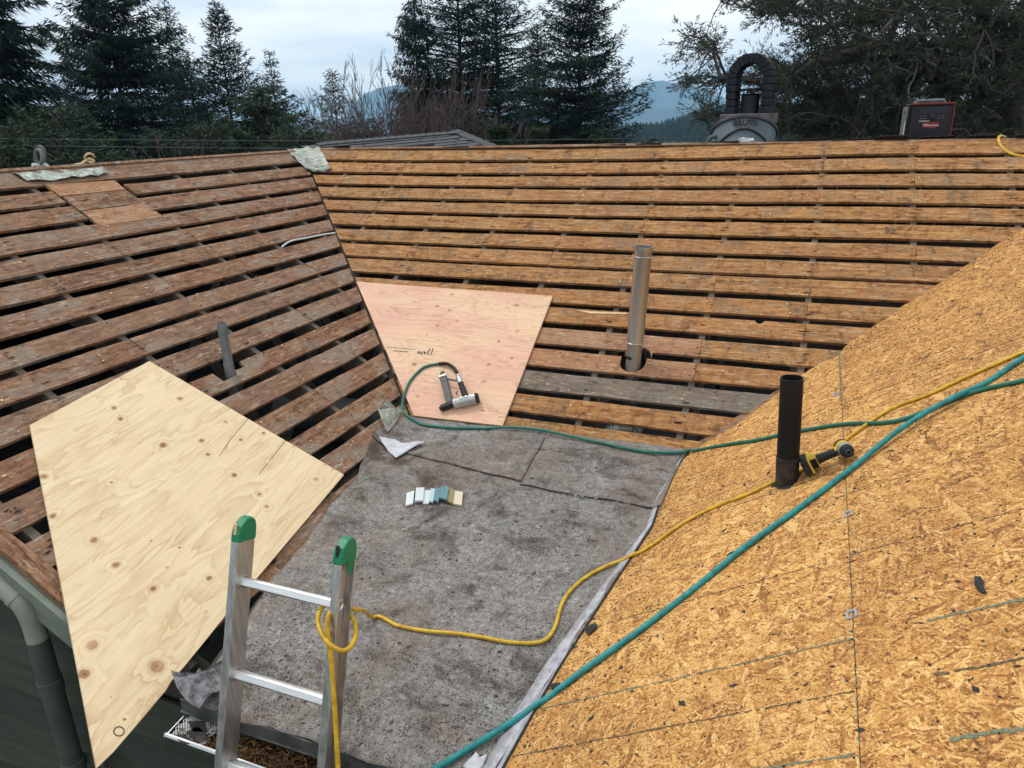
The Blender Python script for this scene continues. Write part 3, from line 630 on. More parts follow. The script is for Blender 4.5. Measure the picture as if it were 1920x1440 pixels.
# low roof
lx = np.array([(1.50, -1.90), (1.62, -1.935), (1.958, -1.999), (2.228, -2.071), (2.55, -2.116), (2.909, -2.184), (3.077, -2.203), (3.412, -2.303), (3.719, -2.417), (3.90, -2.47)])
rx = np.array([(1.50, -.752), (1.645, -.743), (1.971, -.716), (2.321, -.664), (2.721, -.614), (3.043, -.567), (3.357, -.578), (3.72, -.548), (3.90, -.535)])
def mem_z(x, y):
    xl, xr = np.interp(y, lx[:, 0], lx[:, 1]), np.interp(y, rx[:, 0], rx[:, 1]); z = PO.z(x, y)
    wl = np.clip(1-(x-xl)/.30, 0, 1)**2; wr = np.clip(1-(xr-x)/.16, 0, 1)**2; wb = np.clip((y-3.6)/.28, 0, 1)**2
    zl = np.maximum(PL.z(x, y), z)+.006; zr = np.maximum(PR.z(x, y), z-.02)+.008; zb = PM.z(x, y)+.004
    z = z*(1-wl)+zl*wl; z = z*(1-wr)+zr*wr; z = z*(1-wb)+np.maximum(zb, z)*wb
    return z + .004*np.sin(x*5.1+y*2.3)+.0035*np.sin(x*11+1-y*7)+.0022*np.sin(y*19+x*6)+.0016*np.sin(x*31-y*13)
def sheet(corners, off, nu, nv, name, parent, skew=0.0):
    c = np.array(corners); u, v = np.meshgrid(np.linspace(0, 1, nu), np.linspace(0, 1, nv))
    P = ((1-u)*(1-v))[..., None]*c[0]+(u*(1-v))[..., None]*c[1]+(u*v)[..., None]*c[2]+((1-u)*v)[..., None]*c[3]
    P[..., 1] += .006*np.sin(u*9+1)*(v < .02)
    Z = mem_z(P[..., 0], P[..., 1])+off
    i = np.arange(nu*nv).reshape(nv, nu); Fq = np.stack([i[:-1, :-1], i[:-1, 1:], i[1:, 1:], i[1:, :-1]], -1).reshape(-1, 4)
    o = raw(name, np.stack([P[..., 0].ravel(), P[..., 1].ravel(), Z.ravel()], 1), Fq, M_FELT, parent, smooth=True)
    sm = o.modifiers.new('solid', 'SOLIDIFY'); sm.thickness = .004; sm.offset = -1; return o
mb = MB(); mb.prism([(-1.96, 1.56, PO.z(-1.96, 1.56)-.03), (.3, 1.56, PO.z(.3, 1.56)-.03), (.3, 4.0, PO.z(.3, 4.0)-.03), (-2.5, 4.0, PO.z(-2.5, 4.0)-.03)], (0, 0, 1), .05)
lowroof = build('low_roof', mb, M_DARK, house); lowroof['label'] = 'low roof in worn grey membrane between the slopes'
ys = np.concatenate([np.linspace(1.528, 3.885, 90)]); us = np.linspace(0, 1, 64); V = []
for i, y in enumerate(ys):
    xl, xr = np.interp(y, lx[:, 0], lx[:, 1])+.006*math.sin(y*11)+.004*math.sin(y*31), np.interp(y, rx[:, 0], rx[:, 1])+.005
    for u in us:
        x = xl+(xr-xl)*u; yy = y - (.006*math.sin(x*14)+.004*math.sin(x*37) if i == 0 else 0); V.append((x, yy, float(mem_z(x, yy))))
i = np.arange(len(V)).reshape(len(ys), len(us)); Fq = np.stack([i[:-1, :-1], i[:-1, 1:], i[1:, 1:], i[1:, :-1]], -1).reshape(-1, 4)
o = raw('membrane_sheet', np.array(V), Fq, M_FELT, lowroof, smooth=True); sm = o.modifiers.new('solid', 'SOLIDIFY'); sm.thickness = .005; sm.offset = -1
def o2(px, py): p = on(px, py, PO); return p[:2]
c1 = [o2(699, 834), o2(978, 905), o2(1022, 824), (-2.36, 3.86)]
sheet(c1, .009, 40, 24, 'membrane_sheet', lowroof)
c2 = [o2(975, 912), o2(1238, 957), (-.56, 3.86), o2(1010, 822)]
sheet(c2, .005, 40, 24, 'membrane_sheet', lowroof)
def seam_shade(P, Q, wd):  # broken black ribbon: crease shade drawn in along a sheet's lapped edge
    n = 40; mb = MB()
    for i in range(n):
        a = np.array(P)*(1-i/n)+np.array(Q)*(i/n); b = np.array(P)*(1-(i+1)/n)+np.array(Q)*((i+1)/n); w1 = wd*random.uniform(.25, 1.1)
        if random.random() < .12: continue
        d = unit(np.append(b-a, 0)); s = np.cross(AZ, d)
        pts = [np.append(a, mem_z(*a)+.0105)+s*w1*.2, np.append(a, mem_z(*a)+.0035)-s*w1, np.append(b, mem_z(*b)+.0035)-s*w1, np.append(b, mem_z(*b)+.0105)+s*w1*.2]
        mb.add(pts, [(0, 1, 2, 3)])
    build('lap_shade', mb, M_BLACK, lowroof)['kind'] = 'stuff'
seam_shade(c1[0], c1[1], .0032); seam_shade(c1[1], c1[2], .0032); seam_shade(c2[0], c2[1], .0022)
M_STRIP = simple('pale_membrane_edge', (.27, .27, .29), (.50, .50, .53), 20, .85, 0, .2, .6, (2, 1, 1), 7)
# flashing along the strand board
po = [on(*q, PR, .004) for q in ((1283, 853), (1241, 927), (1222, 985), (1171, 1062), (1101, 1169), (1041, 1262), (941, 1440))]
pi = [on(*q, PO) for q in ((1266, 866), (1224, 940), (1205, 990), (1146, 1066), (1066, 1166), (996, 1252), (872, 1440))]
mb = MB(); po.append(po[-1]+(po[-1]-po[-2])*.4); pi.append(pi[-1]+(pi[-1]-pi[-2])*.4)
n = len(po); A = []
for a, b in zip(po, pi):
    b = np.array(a)*.42+np.array(b)*.58; b[2] = mem_z(b[0], b[1])+.004; md = (a+b)/2; md[2] -= .002; A += [a, md, b]
mb.add(A, [f for j in range(n-1) for f in ((3*j, 3*j+1, 3*j+4, 3*j+3), (3*j+1, 3*j+2, 3*j+5, 3*j+4))])
o = build('flashing_strip', mb, M_STRIP, lowroof, smooth=True); sm = o.modifiers.new('solid', 'SOLIDIFY'); sm.thickness = .004; sm.offset = 1
mb = MB(); mb.tube(catmull(po, 5)+np.array([.003, 0, .001]), .005, 5); build('flashing_edge', mb, M_BLACK, lowroof)
mb = MB(); mb.box((-.8, 1.532, -1.953), (2.3, .006, .046)); mb.box((-.8, 1.526, -1.977), (2.3, .016, .004)); build('drip_edge', mb, simple('drip_metal', (.06, .064, .066), (.15, .15, .145), 12, .6, .4, .4, .2, det=6), lowroof)
# walls and siding
wall = build('wall', (lambda q: (q.box((-3.0, 1.76, -3.9), (8.4, .12, 3.4)), q)[1])(MB()), M_DARK, house)
for j in range(19):
    z0 = -5.1+j*.172; z1 = z0+.185
    xr_ = 1.0 if z1 < -2.06 else XL + (ZL-.22-z1)/TANL
    xl_ = -8.0 if z1 < -1.7 else XL-(ZL-.2-z1)/TANL
    if z1 > -2.06 and xr_ < -4.0: continue
    mb = MB(); mb.add([(xl_, 1.674, z0), (xr_, 1.674, z0), (xr_, 1.674+.0, z0+.001), (xl_, 1.674, z0+.001)], [])
    mb.prism([(xl_, 1.650, z0), (xr_, 1.650, z0), (xr_, 1.686, z1), (xl_, 1.686, z1)], (0, -1, 0), .014); build('siding_board', mb, M_SIDING, wall, frame((xl_, 1.664, z0), AX, AY, AZ))
mb = MB(); mb.box((.1, 1.60, -2.06), (4.2, .025, .17)); build('fascia_board', mb, M_TRIM, wall)
# gutter
gp = [(1.548, -1.985), (1.546, -2.095), (1.530, -2.105), (1.455, -2.105), (1.425, -2.06), (1.424, -2.0), (1.440, -1.996), (1.440, -2.004), (1.430, -2.008), (1.431, -2.06), (1.458, -2.098), (1.528, -2.098), (1.539, -2.09), (1.541, -1.985)]
x0, x1 = -1.935, .9; mb = MB(); n = len(gp)
mb.add([(x0, *p) for p in gp]+[(x1, *p) for p in gp], [(i, (i+1) % n, (i+1) % n+n, i+n) for i in range(n)]+[tuple(range(n))])
gut = thing('gutter', 'old metal gutter full of brown needles below the grey membrane', 'gutter', (-.5, 1.49, -2.11))
build('trough', mb, M_SIDING, gut)
mb = MB(); mb.tube([(x0, 1.432, -1.996), (x1, 1.432, -1.996)], .0075, 6); build('front_lip', mb, M_RUNG, gut)
mb = MB(); mb.prism([(x0, 1.548, -1.985), (x0, 1.546, -2.10), (x0, 1.455, -2.105), (x0, 1.425, -2.06), (x0, 1.424, -1.998)], (-1, 0, 0), .004); build('end_cap', mb, M_GALV, gut)
mb = MB()
for i in range(-9, 24):
    for sgn in (1, -1):
        pts = []
        for q in np.linspace(0, 1, 7):
            x = -1.925+(i*.012 + sgn*q*.105 + (0 if sgn > 0 else .0)); y = 1.435+q*.105
            if -1.93 <= x <= -1.77: pts.append((x, y, -1.999+.004*math.sin(q*3.1)))
        if len(pts) > 1: mb.tube(pts, .0016, 4, False)
build('guard_mesh', mb, M_WHITEP, gut)
N = 5200; V = np.zeros((N, 4, 3)); c = np.stack([RNG.uniform(-1.90, .8, N), RNG.uniform(1.442, 1.538, N), -2.022+RNG.uniform(0, .035, N)], 1)
a = RNG.uniform(0, 6.28, N); el = RNG.normal(0, .35, N); d = np.stack([np.cos(a)*np.cos(el), np.sin(a)*np.cos(el), np.sin(el)], 1); ln = RNG.uniform(.012, .032, N)[:, None]
sd = np.cross(d, RNG.normal(size=(N, 3))); sd /= np.linalg.norm(sd, axis=1)[:, None]; wd = RNG.uniform(.0012, .0032, N)[:, None]
for k, (p, q) in enumerate(((-1, -1), (1, -1), (1, 1), (-1, 1))): V[:, k] = c + d*ln*p*.5 + sd*wd*q
V[..., 1] = np.clip(V[..., 1], 1.436, 1.537)
M_NEEDLE = simple('dead_needles', (.06, .03, .014), (.17, .085, .032), 90, .9); M_MULCH = simple('gutter_muck', (.02, .014, .01), (.06, .036, .02), 60, .95, bump=.8)
o = raw('needle_litter', V.reshape(-1, 3), np.arange(N*4).reshape(-1, 4), M_NEEDLE, gut); o['kind'] = 'stuff'
mb = MB(); mb.box((-.5, 1.49, -2.050), (2.8, .09, .06)); build('muck', mb, M_MULCH, gut)
for lab, q in (('square dark shingle piece nearest the end of the gutter', [(348, 1372), (372, 1362), (395, 1384), (370, 1392)]), ('larger dark shingle piece lying against the white guard mesh', [(352, 1352), (382, 1352), (390, 1372), (362, 1372)]),
               ('narrow dark shingle strip at the outer lip of the gutter', [(322, 1378), (345, 1376), (368, 1394), (344, 1394)])):
    pl = Plane((0.05, .1, 1), -1.992+.149+(-.0925)); mb = MB(); mb.prism([on(*p, Plane((0, 0, 1), -1.990)) for p in q], AZ, .004); tag(build('shingle_scrap', mb, M_SHINGLE), lab, 'shingle scrap', 'shingle scraps in the gutter')
# downspout
dsp = thing('downspout', 'round downspout with beige elbow and green lower pipe on the siding', 'downspout', (-2.6, 1.55, -5.2))
e0, e1 = at_y(-70, 1035, 1.50), at_y(30, 1118, 1.53); pz = at_y(62, 1168, 1.55); dn = np.array([pz[0], 1.55, -5.1])
mb = MB(); mb.tube(catmull([e0, at_y(-20, 1078, 1.515), e1, at_y(50, 1143, 1.54), pz, pz+(0, 0, -.09)], 6), .040, 16); build('elbow', mb, M_SPOUT, dsp, smooth=True)
mb = MB(); mb.tube([pz+(0, 0, -.075), pz+(0, 0, -.30), dn], .0425, 16); build('pipe', mb, M_SPOUTG, dsp, smooth=True)
for zz in (-.30, -.72):
    mb = MB(); mb.lathe([(.043, -.03), (.0475, -.028), (.0475, .028), (.043, .03)], pz+(0, 0, zz), AZ, 16); build('band', mb, M_SPOUTG, dsp, smooth=True)
mb = MB(); mb.lathe([(.040, -.012), (.0435, -.01), (.0435, .01), (.040, .012)], e1, unit(e1-e0), 16); build('band', mb, M_SPOUT, dsp, smooth=True)
mb = MB(); mb.box(pz+(.07, .05, -.72), (.12, .02, .035)); build('wall_strap', mb, M_SPOUTG, dsp)

# ------------------------------------------------------------------ loose plywood
def ply(pxq, pl, off, th, ex_pair, knots_px, name, label, **kw):
    P = [on(*q, pl, off) for q in pxq]; n = pl.n; ex = unit(P[ex_pair[1]]-P[ex_pair[0]]); ex = unit(ex-n*(ex@n)); ey = np.cross(n, ex); O = P[ex_pair[0]]
    kn = []
    for (x, y, r, dk) in knots_px:
        d = on(x, y, pl, off)-O; kn.append((float(d@ex), float(d@ey), r*.76, dk))
    m_ = ply_mat(name+'_veneer', knots=kn, **kw); mb = MB(); mb.prism(P, n, th)
    o = build('plywood_sheet', mb, m_, None, frame(O, ex, ey, n)); tag(o, label, 'plywood'); return o, O, ex, ey, n
kn = [(214.6, 765, .013, .3), (225, 785, .015, .5), (337.5, 747, .016, .5), (306, 835, .019, .6), (378, 826, .016, .5), (390, 852, .013, .5), (423, 791, .010, .5), (452, 824, .011, .5), (494, 812, .011, .5),
      (438, 891, .015, .7), (487, 927, .012, .6), (500, 950, .012, .7), (593, 899, .013, .4), (609, 872, .008, .5), (82, 893, .014, .3), (209, 904, .007, 1), (100, 967, .017, .5), (177, 1013, .017, .5),
      (218, 1060, .016, .5), (288, 1103, .014, .5), (393, 1084, .013, .5), (313, 1064, .007, 1), (337, 1027, .006, 1), (283, 1013, .005, 1), (173, 1210, .021, .4), (157, 1264, .021, .5), (295, 1250, .028, .5), (235, 1350, .006, .9)]
edgeb = [(645, 890), (560, 991), (430, 1145), (345, 1250), (322, 1275), (312, 1293), (296, 1312), (262, 1352), (214, 1408), (181, 1440)]
po_, O_, ex_, ey_, n_ = ply([(280, 677)]+edgeb+[(118, 1112), (56, 797)], PL, .017, .0125, (1, 10), kn, 'pale_ply', 'large pale knotty plywood sheet cut to a point, lying over the brown boards',
    base=(.70, .525, .305), light=(.85, .73, .50), dark=(.50, .31, .15), freq=34)
# splits and splintered edge in the sheet
for q in ([(467, 783), (440, 815), (432, 824), (411, 856)], [(536, 825), (510, 858), (485, 890)]):
    pts = [on(*p, PL, .0176) for p in q]; mb = MB()
    for a, b in zip(pts[:-1], pts[1:]):
        s = unit(np.cross(PL.n, b-a))*.0014; mb.add([a+s, a-s, b-s*.8, b+s*.8], [(0, 1, 2, 3)])
    build('split', mb, M_BLACK, po_)
mb = MB(); pts = [on(*p, PL, .0182) for p in ((324, 1262), (300, 1288), (275, 1312), (262, 1345), (290, 1318), (314, 1290))]; mb.prism(pts, PL.n, .002); build('torn_edge', mb, M_SPLINT, po_)
pts = [on(*p, PL, .0182) for p in np.array([(12*math.cos(t)*.82+223, 12*math.sin(t)*.72+1371) for t in np.linspace(0, 6.1, 22)])]
mb = MB(); mb.tube(pts, .0016, 5); build('knot_ring', mb, M_BLACK, po_)
kn2 = [(935, 640, .010, 1), (959, 671, .009, 1), (822, 637, .009, .9), (800, 629, .010, .9), (820, 574, .012, .3), (843, 582, .012, .5), (857, 601, .012, .3), (820, 610, .012, .3), (968, 572, .016, .2), (907, 715, .017, .2), (917, 683, .013, .3),
       (783, 743, .012, .3), (777, 683, .016, .4), (970, 620, .013, .2), (848, 552, .012, .3), (904, 770, .010, .3)]
pk_, O2, ex2, ey2, n2 = ply([(668, 528), (1036, 555), (942, 798), (776, 779)], PM, .0175, .0125, (0, 1), kn2, 'pink_ply', 'pinkish fir plywood piece on the orange boards with a stapler on it',
    base=(.68, .445, .28), light=(.80, .595, .40), dark=(.46, .22, .115), freq=52, warp=.8, pink=(.70, .41, .31))
M_INK = simple('black_ink', (.012, .012, .014), (.03, .03, .03), 60, .8)
def stamp(s, q, size, shear=.2, bold=0.0):
    p = on(*q, PM, .0182); ux = -unit(on(q[0]+10, q[1]+.9, PM)-on(*q, PM)); uy = np.cross(PM.n, ux)
    return text('ink_stamp', s, size, M_INK, frame(p, ux, uy, PM.n), pk_, .0002, shear, bold)
stamp('APA', (792, 661), .043, .25, .0008)
stamp('THE ENGINEERED WOOD ASSOCIATION', (752, 653), .0125); stamp('RATED SHEATHING', (752, 658.5), .0135, .2, .0004)
for dx in (-3, 3):
    a, b = on(809+dx, 653, PM, .0183), on(805+dx, 665, PM, .0183); mb = MB(); s = AX*.0035; mb.add([a-s, a+s, b+s, b-s], [(0, 1, 2, 3)]); build('ink_stamp', mb, M_INK, pk_)
# pencil mark on one old board
p = on(1668, 433, PM, .0015+sag(.55, -1.2)+.004); text('pencil_mark', '92', .075, M_CHD, frame(p, AX, UPM, PM.n), slopeM, .0003, .2)
# ------------------------------------------------------------------ vent pipes
def pipe_pts(b, t, pl):
    B = on(*b, pl); d = ray(*t); T = d*(B[1]/d[1]); return B, T
B, T = pipe_pts((1187, 684), (1207, 462), PM); a_ = unit(T-B); Ln = np.linalg.norm(T-B)
vp_ = thing('vent_pipe', 'tall shiny galvanised vent pipe standing through a round notch in the boards', 'vent pipe', B)
J = B+a_*Ln*.195
mb = MB(); mb.lathe([(.047, -.5), (.047, 0), (.0475, Ln*.19), (.0475, Ln*.2)], B, a_, 28); build('pipe_section', mb, M_GALV, vp_, smooth=True)
mb = MB(); mb.lathe([(.046, .0), (.0525, .004), (.0525, Ln*.805-.03), (.054, Ln*.805-.028), (.054, Ln*.805), (.050, Ln*.805), (.050, Ln*.805-.25)], J, a_, 28); build('pipe_section', mb, M_GALV, vp_, smooth=True)
mb = MB(); mb.lathe([(.050, -.006), (.0545, -.003), (.0545, .004), (.050, .007)], J, a_, 28); mb.lathe([(.0525, -.003), (.0550, 0), (.0525, .003)], B+a_*(Ln-.06), a_, 28); build('seam_band', mb, M_GALV, vp_, smooth=True)
mb = MB(); mb.box(B+a_*.055+np.array([-.022, -.043, 0]), (.035, .012, .018), np.array([unit((1, -.5, 0)), unit((.5, 1, 0)), AZ])); build('slot', mb, M_BLACK, vp_)
B, T = pipe_pts((1475, 903), (1485, 708), PR); a_ = unit(T-B); Ln = np.linalg.norm(T-B)
bp = thing('vent_pipe', 'black plastic vent pipe with an open top standing through the orange strand board', 'vent pipe', B)
mb = MB(); mb.lathe([(.0445, .10), (.0445, Ln-.003), (.0435, Ln), (.0395, Ln), (.0390, Ln-.003), (.0390, Ln-.3)], B, a_, 32); build('pipe', mb, M_ABS, bp, smooth=True)
mb = MB(); mb.lathe([(.0455, -.35), (.0455, -.01), (.0460, .085), (.0470, .100), (.0470, .112), (.0445, .117)], B, a_, 32); build('coupling', mb, M_ABSD, bp, smooth=True)
mb = MB(); q = [B + PR.n*.002 + (SR.es*math.cos(t)*.066+SR.et*math.sin(t)*.060)*(1+.16*math.sin(3*t+1)+.1*math.sin(7*t)) for t in np.linspace(0, 6.28, 26)[:-1]]
mb.prism(q, PR.n, .004); build('cut_hole', mb, M_BLACK, bp)
B, T = pipe_pts((431, 697), (415, 606), PL); a_ = unit(T-B); Ln = np.linalg.norm(T-B)
gp_ = thing('vent_pipe', 'thin weathered grey vent pipe in a ragged hole in the brown boards', 'vent pipe', B)
mb = MB(); mb.lathe([(.026, -.3), (.026, Ln-.002), (.025, Ln), (.021, Ln), (.021, Ln-.2)], B, a_, 16); build('pipe', mb, M_LEADP, gp_, smooth=True)
mb = MB(); mb.lathe([(.026, -.05), (.030, -.04), (.030, .055), (.026, .062)], B, a_, 12); build('sleeve', mb, M_LEADP, gp_, smooth=True)

# ------------------------------------------------------------------ hoses and cord
def hose_path(px, r, ext=None, k=6):
    P = [hit(x, y, r*1.05) for x, y in px]; return catmull((ext or [])+P, k)
gpx = [(823, 682), (806, 685), (790, 692), (768, 716), (757, 745), (755, 767), (766, 785), (790, 798), (830, 803), (900, 804), (960, 806), (1020, 812), (1080, 823), (1140, 836), (1200, 846), (1258, 849), (1300, 845), (1360, 834), (1420, 825), (1455, 817), (1505, 807), (1560, 798), (1600, 794), (1650, 793), (1690, 787), (1740, 769), (1790, 748), (1840, 731), (1920, 713), (2010, 692)]
gh = thing('air_hose', 'dark green air hose curling from the stapler along the grey membrane onto the strand board', 'air hose', hit(830, 803))
def ghit(x, y, o):
    if y < 790 and x < 900: return on(x, y, PM, .018+o)
    p = hit(x, y, o)
    if x < 1290 and y >= 790: z = mem_z(p[0], p[1])+.010+o*.8; p = np.array([p[0], p[1], max(p[2], z)])
    return p
GP = catmull([ghit(x, y, .009) for x, y in gpx], 6)
def lift(P, r):
    P = np.array(P)
    for p in P:
        if 1.53 < p[1] < 3.86 and np.interp(p[1], lx[:, 0], lx[:, 1]) < p[0] < np.interp(p[1], rx[:, 0], rx[:, 1])+.03: p[2] = max(p[2], float(mem_z(p[0], p[1]))+r+(.009 if p[1] > 2.95 else .001))
    return P
GP = lift(GP, .0085)
mb = MB(); mb.tube(GP, .0088, 10); build('hose', mb, M_GREENHOSE, gh, smooth=True)
slv = catmull([on(823, 682, PM, .03), on(838, 682, PM, .036), on(850, 689, PM, .043), on(857, 699, PM, .048)], 5)
mb = MB(); mb.tube(slv, .0118, 10); build('strain_relief', mb, M_BLACK, gh, smooth=True)
tpx = [(700, 1500), (760, 1472), (820, 1440), (900, 1392), (1000, 1326), (1100, 1254), (1200, 1180), (1300, 1103), (1400, 1026), (1500, 950), (1600, 876), (1700, 806), (1790, 752), (1850, 714), (1920, 672), (2000, 628)]
TP = [hit(x, y, .011) for x, y in tpx]
TP = [np.array([p[0], p[1], max(p[2], (mem_z(p[0], p[1])+.016) if p[0] < np.interp(p[1], rx[:, 0], rx[:, 1]) and p[1] > 1.52 else p[2])]) for p in TP]
TP = [p+np.array([.006*math.sin(i*2.1), .006*math.cos(i*1.7), 0]) for i, p in enumerate(TP)]
TP[-5] = TP[-5]+PR.n*.012; TP[-4] = TP[-4]+PR.n*.016; TP[-6] = TP[-6]+PR.n*.006
mb = MB(); mb.tube(lift(catmull(TP, 6), .010), .0105, 10); tag(build('air_hose', mb, M_TEAL, smooth=True), 'bright teal air hose running diagonally up the strand board slope', 'air hose')
# ------------------------------------------------------------------ ladder
LA = math.radians(72); LUP = np.array([0, math.cos(LA), math.sin(LA)]); LF = np.array([0, -math.sin(LA), math.cos(LA)]); LB = np.array([0, 1.376, -2.0])
def lw(x, t, f): return LB + AX*x + LUP*t + LF*f
def onlad(px, py, f): d = ray(px, py); return d*(((LB+LF*f)@LF)/(d@LF))
LX = (-1.618, -1.232); LR = np.array([AX, LF, LUP])
lad = thing('ladder', 'aluminium ladder with green end caps leaning on the gutter, yellow hose tied to it', 'ladder', (-1.42, .4, -5.2))
for i, x in enumerate(LX):
    mb = MB()
    if i == 0:
        mb.box(lw(x+.011, -1.17, 0), (.004, .078, 3.93), LR)
        for f in (-.0365, .0365): mb.box(lw(x-.0035, -1.17, f), (.025, .005, 3.93), LR)
    else:
        mb.box(lw(x-.011, -1.17, 0), (.004, .078, 3.93), LR)
        for f in (-.0365, .0365): mb.box(lw(x+.0035, -1.17, f), (.025, .005, 3.93), LR)
        mb.box(lw(x-.006, -1.17, 0), (.008, .012, 3.93), LR)
    build('rail', mb, M_ALU, lad, bevel=.0015)
    pr = [(-.041, -.012), (.041, -.012), (.041, .014), (.034, .040), (.008, .062), (-.014, .066), (-.034, .052), (-.041, .03)]
    mb = MB(); A = [lw(x-.017, .795+z, f) for f, z in pr]; mb.prism(A, -AX, .034); cap = build('end_cap', mb, M_GREENCAP, lad, bevel=.005, segs=3)
    mb = MB(); mb.box(lw(x-.001, .795+.030, .0395), (.011, .006, .036), np.array([AX, unit(LF-LUP*.0), LUP])); build('slot', mb, M_BLACK if i else M_SPLINT, cap, bevel=.002)
    mb = MB(); mb.box(lw(x+.018*(1 if i else -1), .795-.022, -.008), (.003, .03, .045), LR); build('tab', mb, M_GREENCAP, cap, bevel=.001)
for t in np.arange(.648, -3.1, -.307):
    mb = MB(); pr = [(.017, .013), (-.017, .013), (-.019, .009), (-.017, -.010), (-.008, -.015), (.008, -.015), (.017, -.010), (.019, .009)]
    TILT = math.radians(18)
    fl = [(f*math.cos(TILT)-z*math.sin(TILT), f*math.sin(TILT)+z*math.cos(TILT)) for f, z in pr]
    mb.prism([lw(LX[0]+.009, t+z, f) for f, z in fl], -AX, LX[1]-LX[0]-.016)
    for k in range(-2, 3):
        f, z = k*.0062, .0138; f, z = f*math.cos(TILT)-z*math.sin(TILT), f*math.sin(TILT)+z*math.cos(TILT)
        mb.box(lw((LX[0]+LX[1])/2, t+z, f), (.362, .0022, .0022), LR)
    rg = build('rung', mb, M_RUNG, lad)
    for x in (LX[0]+.0135, LX[1]-.0135):
        mb = MB(); mb.lathe([(.019, -.004), (.026, -.003), (.026, .003), (.019, .004)], lw(x, t-.001, 0), AX, 20); build('collar', mb, M_ALU, rg, smooth=True)
    mb = MB(); mb.lathe([(.012, 0), (.019, .001), (.020, .006), (.015, .008), (.012, .004)], lw(LX[1]-.008, t, 0), AX, 20); build('rung_end', mb, M_RUNG, rg, smooth=True)
# ------------------------------------------------------------------ yellow hose
ypx = [(663, 1144), (700, 1160), (750, 1174), (800, 1183), (850, 1187), (900, 1194), (955, 1206), (1000, 1208), (1025, 1200), (1042, 1175), (1052, 1140), (1070, 1108), (1100, 1082), (1140, 1060), (1180, 1045), (1220, 1023), (1280, 981), (1340, 950), (1400, 927), (1447, 905), (1500, 883), (1545, 856), (1592, 820), (1640, 785), (1680, 762), (1740, 740), (1800, 712), (1850, 690), (1920, 660), (2000, 628)]
YP = [hit(x, y, .008) for x, y in ypx[1:]]
YP = [np.array([p[0], p[1], max(p[2], mem_z(p[0], p[1])+.010)]) if p[0] < -.78 and 1.55 < p[1] < 3.6 else p for p in YP]
knot = [(640, 1500, .062), (634, 1440, .060), (628, 1335, .058), (622, 1250, .056), (617, 1208, .058), (613, 1172, .056), (620, 1147, .03), (640, 1142, -.055), (662, 1160, -.035), (667, 1187, .0), (658, 1212, .035), (640, 1220, .060), (617, 1207, .072), (603, 1188, .055), (596, 1163, .03), (603, 1140, .0), (622, 1128, -.03), (645, 1132, -.058), (664, 1143, -.07)]
KP = [onlad(*q) for q in knot]
mb = MB(); mb.tube(lift(catmull(KP + [KP[-1]*.5+YP[0]*.5+np.array([0, 0, .015])] + YP, 7), .0072), .0073, 10)
tag(build('air_hose', mb, M_YELLOW, smooth=True), 'yellow hose looped on the ladder rail and winding across membrane and strand board', 'air hose')
P = [ (lambda d: d*((YR-.02)/d[1]))(ray(x, y)) for x, y in ((1875, 262), (1873, 256))]
ry = catmull([on(1990, 286, PM, .01), on(1950, 294, PM, .01), on(1915, 293, PM, .01), on(1893, 287, PM, .012), on(1878, 275, PM, .02), at_y(1872, 262, YR-.05), at_y(1875, 255, YR+.03), at_y(1884, 257, YR+.15)], 6)
mb = MB(); mb.tube(ry, .0105, 8); tag(build('air_hose', mb, M_YELLOW, smooth=True), 'short curve of yellow hose hanging over the far ridge', 'air hose')
def at_x(px, py, x): d = ray(px, py); return d*(x/d[0])
def loop(cx, cy, w_, h_, x, n=14, ph=0, tw=.05): return [at_x(cx+w_*math.cos(t+ph), cy-h_*math.sin(t+ph), x+tw*math.sin(t)) for t in np.linspace(0, 5.6, n)]
mb = MB(); mb.tube(catmull(loop(75, 292, 8, 17, XL-.06, ph=-1.2), 4), .012, 8); mb.tube(catmull(loop(73, 295, 6, 14, XL-.03, ph=-1.4), 4), .012, 8)
hc = tag(build('hose_coil', mb, M_LEADP, smooth=True), 'dark grey green hose loop standing up behind the brown ridge', 'hose coil')
mb = MB(); mb.tube([at_x(61, 309, XL-.02), at_x(90, 312, XL-.02)], .012, 8); mb.tube([at_x(83, 308, XL), at_x(89, 313, XL)], .016, 8); tag(build('hose_fitting', mb, M_WHITEP, smooth=True), 'white fitting lying at the foot of the standing hose loop', 'fitting')
mb = MB(); mb.tube(catmull(loop(168, 296, 9, 8, XL-.04, ph=.2), 4), .008, 8); mb.tube(catmull([at_x(140, 309, XL), at_x(152, 307, XL), at_x(162, 300, XL-.02), at_x(168, 298, XL), at_x(176, 302, XL), at_x(168, 306, XL)], 4), .009, 8)
tag(build('rope', mb, M_SPLINT, smooth=True), 'small tan rope loop above the brown ridge', 'rope')
mb = MB(); mb.tube(catmull([on(528, 463, PL, .004), on(545, 452, PL, .012), on(575, 446, PL, .014), on(605, 440, PL, .01), on(628, 437, PL, .004)], 6), .007, 8)
tag(build('cable', mb, M_WHITEP, smooth=True), 'short white cable lying in a gap of the brown boards near the valley', 'cable')

